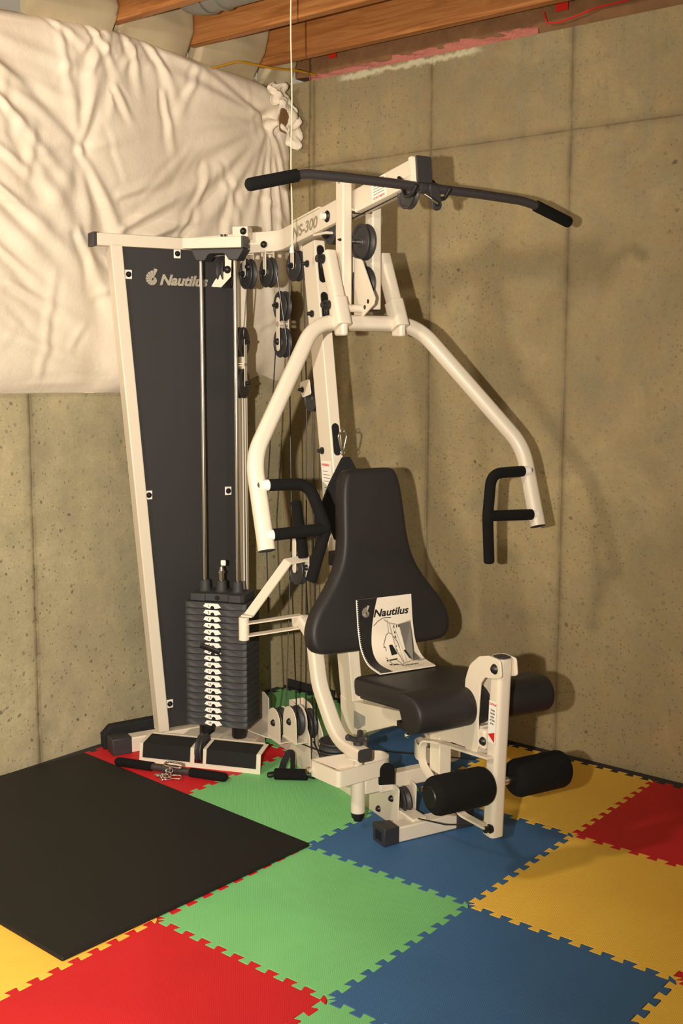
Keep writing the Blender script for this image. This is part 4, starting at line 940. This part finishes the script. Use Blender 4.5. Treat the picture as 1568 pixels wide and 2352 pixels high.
# lat bar on its hooks
lat = empty('lat_pulldown_bar', W(.11, 0, 2.04), AF); tag(lat, 'long dark lat pulldown bar with bent foam grip ends on the overhead beam', 'exercise bar')
def lp(s, z, f=0): return V((f, s, z-2.04))
LB = [lp(-.50, 2.0215), lp(-.415, 2.0425), lp(-.385, 2.0475), lp(-.25, 2.0475), lp(.20, 2.0370), lp(.375, 2.0290), lp(.425, 2.0205), lp(.50, 1.997)]
MB().sweep(fillet(LB, .25, 5), circ(.0142, 20)).build('bar', M_barm, lat, smooth=50)
for a, b_ in ((lp(-.418, 2.0415), lp(-.578, 2.001)), (lp(.436, 2.017), lp(.582, 1.971))):
    MB().lathe(a, b_, [(0, .0150), (.01, .0184), (.93, .0184), (.97, .016), (1, .009)], 24).build('foam_grip', M_foam, lat, smooth=50)
MB().lathe(lp(-.010, 2.041), lp(.052, 2.040), [(0, .0135), (.02, .019), (.35, .019), (.4, .0145), (.45, .0145), (.5, .0185), (1, .0175)], 24).build('swivel_collar', M_dark, lat)
mb = MB(); mb.prism(pillpoly((.038, -.012), (.046, -.050), .034), (0, 0, 0), SX, ZZ, .010, .018); mb.build('eye_tab', M_dark, lat, bevel=.001)
mb = MB(); mb.prism([(x+.046, y_-.047) for x, y_ in circ(.008, 14)], (0, 0, 0), SX, ZZ, .0175, .0188); mb.build('tab_hole', M_black, lat)
MB().sweep(fillet([(.012, .004, -.020), (.022, .024, -.034), (.026, .044, -.046)], .01, 3), circ(.005, 10)).build('snap_link', M_chrome, lat)
# hooks belong to the machine
for sg in (-1, 1):
    s0 = .008+sg*.060
    part(MB().sweep(fillet([(.055, sg*.030, 2.062), (.060, s0, 2.072), (.075, s0, 2.062), (.100, s0, 2.010), (.128, s0+.006, 2.012), (.146, s0+.012, 2.040)], [.01, .012, .015, .018], 5), circ(.0065, 12)), 'bar_hook', M_cream if 0 else M_black, beam, smooth=50)
    part(MB().sweep([(.052, sg*.028, 2.062), (.060, s0, 2.070)], circ(.0052, 12)), 'hook_stem', M_cream, beam)

# carabiner and black strap
cb = empty('carabiner', W(ff(1.24)+.018, .010, 1.24), AF); tag(cb, 'silver carabiner clipped to the column cable above the backrest', 'carabiner')
rp = []
for (a, b_) in ((-.010, .030), (.010, .030), (.0165, .018), (.006, -.026), (0, -.034), (-.006, -.026), (-.0165, .018)): rp.append((0.0, a, b_))
mb = MB(); cp = roundpoly([(a, b_) for _, a, b_ in rp], .010, 4); mb.sweep([V((0, a, b_)) for a, b_ in cp], circ(.0030, 10), FX, closed=True); mb.build('hook_frame', M_chrome, cb, smooth=60)
mb = MB(); mb.sweep([(.001, a*1.0, b_-.04) for a, b_ in circ(.008, 14)], circ(.002, 8), FX, closed=True); mb.build('d_ring', M_chrome, cb, smooth=60)
mb = MB(); mb.sweep([(0, a, b_+.036) for a, b_ in circ(.007, 12)], circ(.0018, 8), FX, closed=True); mb.build('end_ring', M_chrome, cb, smooth=60)
stf = ff(1.1)+.040
strap = MB(); o_ = W(stf-.02, 0, 1.1); sxw = V((-math.sin(AF), math.cos(AF), 0)); lean = V((math.cos(AF)*.12, math.sin(AF)*.12, -1)).normalized()*-1
strap.prism(roundpoly([(-.002, .085), (.030, .085), (.066, .02), (.110, -.09), (.060, -.19), (-.010, -.215), (-.050, -.200), (-.095, -.075), (-.060, -.005)], .008), o_, sxw, lean, -.004, .004)
tag(strap.build('cable_strap', M_strap, bevel=.002), 'wide black nylon strap hanging from the carabiner behind the backrest', 'strap')

# manual leaning in the seat
man = empty('owner_manual', W(-.04, .005, .55), AF); tag(man, 'spiral bound exercise machine manual with black and cream cover on the seat', 'booklet')
MS0, MS1 = -.100, .112
def mcurve(t):
    """t 0 top .. 1 bottom -> (f,z) following backrest then curling onto the seat"""
    P = [(-.107, .738), (-.101, .685), (-.092, .630), (-.072, .575), (-.026, .536), (.050, .5245)]
    u = t*(len(P)-1); i = min(len(P)-2, int(u)); k = u-i
    p0, p1, p2, p3 = P[max(0, i-1)], P[i], P[i+1], P[min(len(P)-1, i+2)]
    return tuple(.5*((2*p1[j])+(-p0[j]+p2[j])*k+(2*p0[j]-5*p1[j]+4*p2[j]-p3[j])*k*k+(-p0[j]+3*p1[j]-3*p2[j]+p3[j])*k**3) for j in (0, 1))
def arclen(n=60):
    L = [0]; pr = mcurve(0)
    for i in range(1, n+1): c = mcurve(i/n); L.append(L[-1]+math.dist(pr, c)); pr = c
    return L
AL = arclen(); HM = AL[-1]
def t_of(v):   # v 0..1 by length from top
    x = v*HM
    for i in range(60):
        if AL[i+1] >= x: return (i+(x-AL[i])/(AL[i+1]-AL[i]+1e-9))/60
    return 1
def mp3(u, v, lift=0):
    t = t_of(min(1, max(0, v))); f, z = mcurve(t); f2, z2 = mcurve(min(1, t+.01)); f1, z1 = mcurve(max(0, t-.01)); dx, dz = f2-f1, z2-z1; L = math.hypot(dx, dz); nx, nz = -dz/L, dx/L
    if nx < 0 and nz < 0: nx, nz = -nx, -nz
    return V((f+nx*lift+.04, MS0+(MS1-MS0)*u-.005, z+nz*lift-.55))
def mgrid(name, mat, u0, u1, v0, v1, lift, parent, nu=2, nv=40, uf=None, thick=0):
    vs = []; fs = []
    for i in range(nv+1):
        v = v0+(v1-v0)*i/nv; a, b_ = (u0, u1) if uf is None else uf(v)
        for k in range(nu+1): vs.append(mp3(a+(b_-a)*k/nu, v, lift))
    for i in range(nv):
        for k in range(nu): o = i*(nu+1)+k; fs.append((o, o+1, o+nu+2, o+nu+1))
    mb = MB(); mb.add(vs, fs)
    if thick:
        m = len(vs); vs2 = []
        for i in range(nv+1):
            v = v0+(v1-v0)*i/nv; a, b_ = (u0, u1) if uf is None else uf(v)
            for k in range(nu+1): vs2.append(mp3(a+(b_-a)*k/nu, v, lift-thick))
        mb.add(vs2, [tuple(reversed(f)) for f in fs])
        for i in range(nv):
            mb.f.append((i*(nu+1), (i+1)*(nu+1), (i+1)*(nu+1)+m, i*(nu+1)+m)); o = i*(nu+1)+nu; mb.f.append((o, o+m, o+nu+1+m, o+nu+1))
        for k in range(nu): mb.f.append((k, k+m, k+1+m, k+1)); o = nv*(nu+1)+k; mb.f.append((o, o+1, o+1+m, o+m))
    return mb.build(name, mat, parent, smooth=60)
mgrid('pages', M_paper, 0, 1, 0, 1, .004, man, thick=.004)
ub = lambda v: (0, .37-.20*math.sin(min(1, max(0, v*1.02))*math.pi*.62)**.9+.16*max(0, v-.62)**1.2)
band_ = mgrid('black_band', M_ink, 0, 1, 0, 1, .0044, man, nu=4, uf=ub)
mb = MB()
for i in range(44):
    v = .012+i*.0225; c = mp3(-.010, v, .003); d = mp3(.018, v, .0055)-c
    m2 = MB(); mb.sweep([c, c+d*.5+V((.003, 0, 0)), c+d], circ(.0011, 6))
mb.build('wire_binding', M_white, man)
mgrid('spine_edge', M_white, -.012, .006, 0, 1, .0046, man)
def mtext(name, body, mat, u, v, h, width, shear=0, bold=0):
    ob = text(name, body, mat, None, (0, 0, 0), (1, 0, 0), (0, 1, 0), h, width=width, shear=shear, bold=bold, ext=0)
    for vt in ob.data.vertices:
        x, y_, _ = vt.co; p = mp3(u+x/(MS1-MS0), v-y_/HM, .0050); vt.co = p
    ob.parent = man; return ob
mtext('cover_title', 'Nautilus', M_ink, .285, .205, .024, .138, .28, .04)
shell_o = shell(None, M_lightgrey, None, (0, 0, 0), (1, 0, 0), (0, 1, 0), .034, t=.0)
for vt in shell_o.data.vertices: x, y_, _ = vt.co; vt.co = mp3(.165+x/(MS1-MS0), .155-y_/HM, .0050)
shell_o.parent = man
mtext('cover_model', 'NS300', M_ink, .50, .900, .0085, .062, 0, .05)
mtext('cover_subtitle', "Owner's Manual", M_lightgrey, .50, .935, .0055, .075); mtext('cover_subtitle', 'Fitness Guide', M_lightgrey, .57, .965, .0045, .055)
# drawing of the machine on the cover: simple strokes and dark shapes
def stroke(pts, w, mat, name='cover_drawing'):
    mb = MB()
    for (a, b_), (c, d) in zip(pts, pts[1:]):
        dx, dy = (c-a)*.212, (d-b_)*HM; L = math.hypot(dx, dy) or 1; ox, oy = -dy/L*w/2/.212, dx/L*w/2/HM
        mb.add([mp3(a+ox, b_+oy, .0049), mp3(c+ox, d+oy, .0049), mp3(c-ox, d-oy, .0049), mp3(a-ox, b_-oy, .0049)], [(0, 1, 2, 3)])
    return mb.build(name, mat, man, smooth=0)
def blob(pts, mat, name='cover_drawing', lift=.0049):
    mb = MB(); mb.add([mp3(a, b_, lift) for a, b_ in pts], [tuple(range(len(pts)))]); return mb.build(name, mat, man, smooth=0)
blob([(.735, .315), (.955, .30), (.93, .50), (.90, .66), (.915, .80), (.775, .80), (.76, .62)], M_greyink)
blob([(.725, .62), (.775, .61), (.79, .80), (.745, .74)], M_ink, lift=.0051)
stroke([(.955, .30), (.94, .45), (.905, .62), (.905, .68), (.94, .80)], .0022, M_lightgrey); stroke([(.735, .32), (.96, .29)], .004, M_lightgrey)
stroke([(.28, .30), (.36, .255), (.46, .225), (.60, .232)], .0022, M_ink); stroke([(.47, .245), (.56, .29), (.735, .325)], .0045, M_lightgrey)
stroke([(.53, .25), (.53, .40)], .0035, M_lightgrey); stroke([(.56, .29), (.60, .60), (.57, .84)], .0035, M_lightgrey)
stroke([(.41, .56), (.41, .52), (.48, .42), (.53, .395), (.58, .41), (.67, .52), (.67, .58)], .0028, M_greyink)
for x in (.64, .69, .73): stroke([(x, .32), (x, .35)], .004, M_ink)
for z in (.39, .44): stroke([(.645, z), (.645, z+.02)], .005, M_ink)
stroke([(.645, .34), (.645, .82)], .0008, M_greyink); stroke([(.615, .34), (.60, .80)], .0008, M_greyink)
blob([(.50, .535), (.56, .53), (.58, .60), (.595, .655), (.48, .665), (.49, .62)], M_ink)
stroke([(.39, .55), (.43, .55), (.42, .60)], .002, M_ink); stroke([(.64, .55), (.60, .57), (.62, .62)], .002, M_ink)
stroke([(.34, .735), (.54, .725)], .0065, M_ink); stroke([(.33, .82), (.47, .835)], .0075, M_ink); stroke([(.36, .68), (.375, .87)], .005, M_lightgrey)
stroke([(.44, .85), (.55, .86)], .004, M_greyink); stroke([(.55, .84), (.72, .80), (.99, .80)], .004, M_lightgrey); stroke([(.52, .74), (.53, .84)], .005, M_lightgrey); stroke([(.83, .825), (.95, .815)], .002, M_greyink); stroke([(.96, .80), (1.0, .80)], .004, M_ink)

# straight bar with chain on the floor
sbar = empty('straight_bar', (-.80, .755, .0175), math.atan2(.148, .445)); tag(sbar, 'short black foam gripped bar lying in front of the foot plates', 'exercise bar')
MB().cyl((-.20, 0, 0), (.20, 0, 0), .013).build('bar', M_barm, sbar)
for a, b_ in (((-.235, 0, 0), (-.075, 0, 0)), ((.235, 0, 0), (.085, 0, 0))): MB().lathe(a, b_, [(0, .008), (.04, .0145), (.1, .0168), (1, .0168)], 24).build('foam_grip', M_foam, sbar, smooth=50)
MB().lathe((-.03, 0, 0), (.03, 0, 0), [(0, .0135), (.05, .0165), (.95, .0165), (1, .0135)], 24).build('swivel_collar', M_barm, sbar)
ch = empty('chain', (-.783, .745, 0)); tag(ch, 'small heap of silver chain with a snap hook lying on the floor bar', 'chain')
rr = random.Random(4)
def link(c, rot, L=.030, w=.016, r=.0022, name='chain_link'):
    mb = MB(); E_ = rot
    pts = [V((x, y_, 0)) for x, y_ in roundpoly([(-L/2, -w/2), (L/2, -w/2), (L/2, w/2), (-L/2, w/2)], w*.48, 5)]
    mb.sweep([V(c)+E_ @ p for p in pts], circ(r, 8), E_ @ V((0, 0, 1)), closed=True); return mb.build(name, M_chrome, ch, smooth=60)
for k in range(11):
    a = k*.9; c = (.012*math.cos(a*1.3)+.004*k-.02+.0, -.030-.018*abs(math.sin(a))-.002*k*.3, .006+.003*(k % 3)+.004*(k % 4 == 0))
    link(c, Quaternion((0, 0, 1), rr.uniform(0, 3.1)).to_matrix() @ Quaternion((1, 0, 0), rr.uniform(-.9, .9)).to_matrix(), .026, .015)
for k in range(3): link((.01+.0*k, -.022+.004*k, .016+.010*k), Quaternion((0, 0, 1), k*1.2).to_matrix() @ Quaternion((1, 0, 0), 1.3).to_matrix(), .026, .015)
link((.0, .012, .038), Quaternion((0, 0, 1), .25).to_matrix() @ Quaternion((1, 0, 0), .35).to_matrix(), .075, .026, .0036, 'snap_hook')
link((.048, -.02, .012), Quaternion((0, 0, 1), .5).to_matrix() @ Quaternion((1, 0, 0), .3).to_matrix(), .040, .02, .0028, 'snap_hook')

# stirrup handle on the green tile
hd_ = empty('strap_handle', (-.415, .995, .021), rad(35)); tag(hd_, 'black foam strap handle lying on the green tile beside the gym base', 'handle')
MB().lathe((-.062, 0, 0), (.062, 0, 0), [(0, .016), (.03, .0205), (.97, .0205), (1, .016)], 24).build('foam_grip', M_foam, hd_, smooth=50)
bw = [(-.0125, -.0012), (.0125, -.0012), (.0125, .0012), (-.0125, .0012)]
MB().sweep(fillet([(-.062, 0, .004), (-.088, 0, .0), (-.085, -.004, -.012), (-.062, -.002, -.006)], .008, 4), bw, ZZ).build('webbing', M_strap, hd_)
MB().sweep(fillet([(.062, 0, .004), (.088, 0, .0), (.085, -.004, -.012), (.062, -.002, -.006)], .008, 4), bw, ZZ).build('webbing', M_strap, hd_)
MB().sweep(fillet([(-.040, .012, -.012), (-.036, .06, .018), (-.020, .085, .052), (-.004, .075, .052), (.0, .05, .02), (.002, .02, -.010)], .02, 5), bw, SX).build('loop_strap', M_strap, hd_)

# long black foam bolster between the rear foot and the wall
bl = MB(); bl.sweep(fillet([(-1.168, -.640, .020), (-1.168, -.640, .072), (-1.160, -.34, .072)], .012, 4), rrect(.045, .030, .010, 3), FX)
bl = MB(); bl.prism(roundpoly([(-.650, .0), (-.630, .0), (-.605, .03), (-.35, .045), (-.35, .10), (-.62, .092), (-.652, .060)], .012), (0, 0, 0), SX, ZZ, -1.180+.0, -1.140)
bo_ = bl.build('folded_strap', M_strap, bevel=.006, seg=3); bo_.location = (.1042, .9483, 0); bo_.rotation_euler = (0, 0, AF)
tag(bo_, 'black padded strap lying folded between the rear foot and the left wall', 'strap')

# pull cord
pc = V((-0.4075, 1.0000, 1.8997))
cord = empty('pull_cord', pc); tag(cord, 'white pull cord hanging from the ceiling in front of the beam', 'cord')
n_ = 16; MB().sweep([(.0015*math.sin(i*1.1), .0015*math.cos(i*.8), 1.10*i/n_+.01) for i in range(n_+1)], circ(.0026, 8)).build('string', M_cord, cord, smooth=60)
MB().lathe((0, 0, -.012), (0, 0, .010), [(0, .0075), (.2, .0085), (.45, .0070), (.5, .008), (.8, .0065), (1, .004)], 18).build('cord_knob', M_white, cord)

# ------------------------------------------------------------------ camera
cam = bpy.data.cameras.new('camera'); co = bpy.data.objects.new('camera', cam); COL.objects.link(co)
R = Matrix(((.7776768766, -.0788578866, .6236987328), (.6286518416, .0913271355, -.7723057791), (.0039417828, .9926937030, .1205971572)))
co.matrix_world = Matrix.Translation((2.24331, -1.91194, 1.51258)) @ R.to_4x4()
cam.sensor_fit = 'VERTICAL'; cam.sensor_height = 36; cam.sensor_width = 24; cam.lens = 39.32636
cam.shift_x = -(822.859-784)/2352; cam.shift_y = -(1176-1145.63)/2352; cam.clip_start = .05
SC.camera = co

# ------------------------------------------------------------------ light
def light(name, kind, loc, energy, color, size=.1, target=None, **kw):
    l = bpy.data.lights.new(name, kind); l.energy = energy; l.color = color; o = bpy.data.objects.new(name, l); COL.objects.link(o); o.location = loc
    if kind == 'AREA': l.size = size; l.shape = 'DISK'
    else: l.shadow_soft_size = size
    if target is not None: o.rotation_euler = (V(target)-V(loc)).to_track_quat('-Z', 'Y').to_euler()
    for k, v in kw.items(): setattr(l, k, v)
    return o
fl_ = light('camera_flash', 'SPOT', (2.0256, -2.0880, 1.511), 360, (1, .90, .76), .018, target=(-1.2, .05, 1.5))
fl_.data.spot_size = rad(100); fl_.data.spot_blend = 1
light('ceiling_bulb', 'POINT', (-.1, -2.1, 2.62), 74, (1, .87, .68), .12)
w = bpy.data.worlds.new('world'); SC.world = w; w.use_nodes = True
w.node_tree.nodes['Background'].inputs[0].default_value = (1, .82, .58, 1); w.node_tree.nodes['Background'].inputs[1].default_value = .17
SC.view_settings.view_transform = 'Standard'; SC.view_settings.look = 'None'; SC.view_settings.gamma = 1; SC.view_settings.use_curve_mapping = False
SC.view_settings.exposure = 1.02
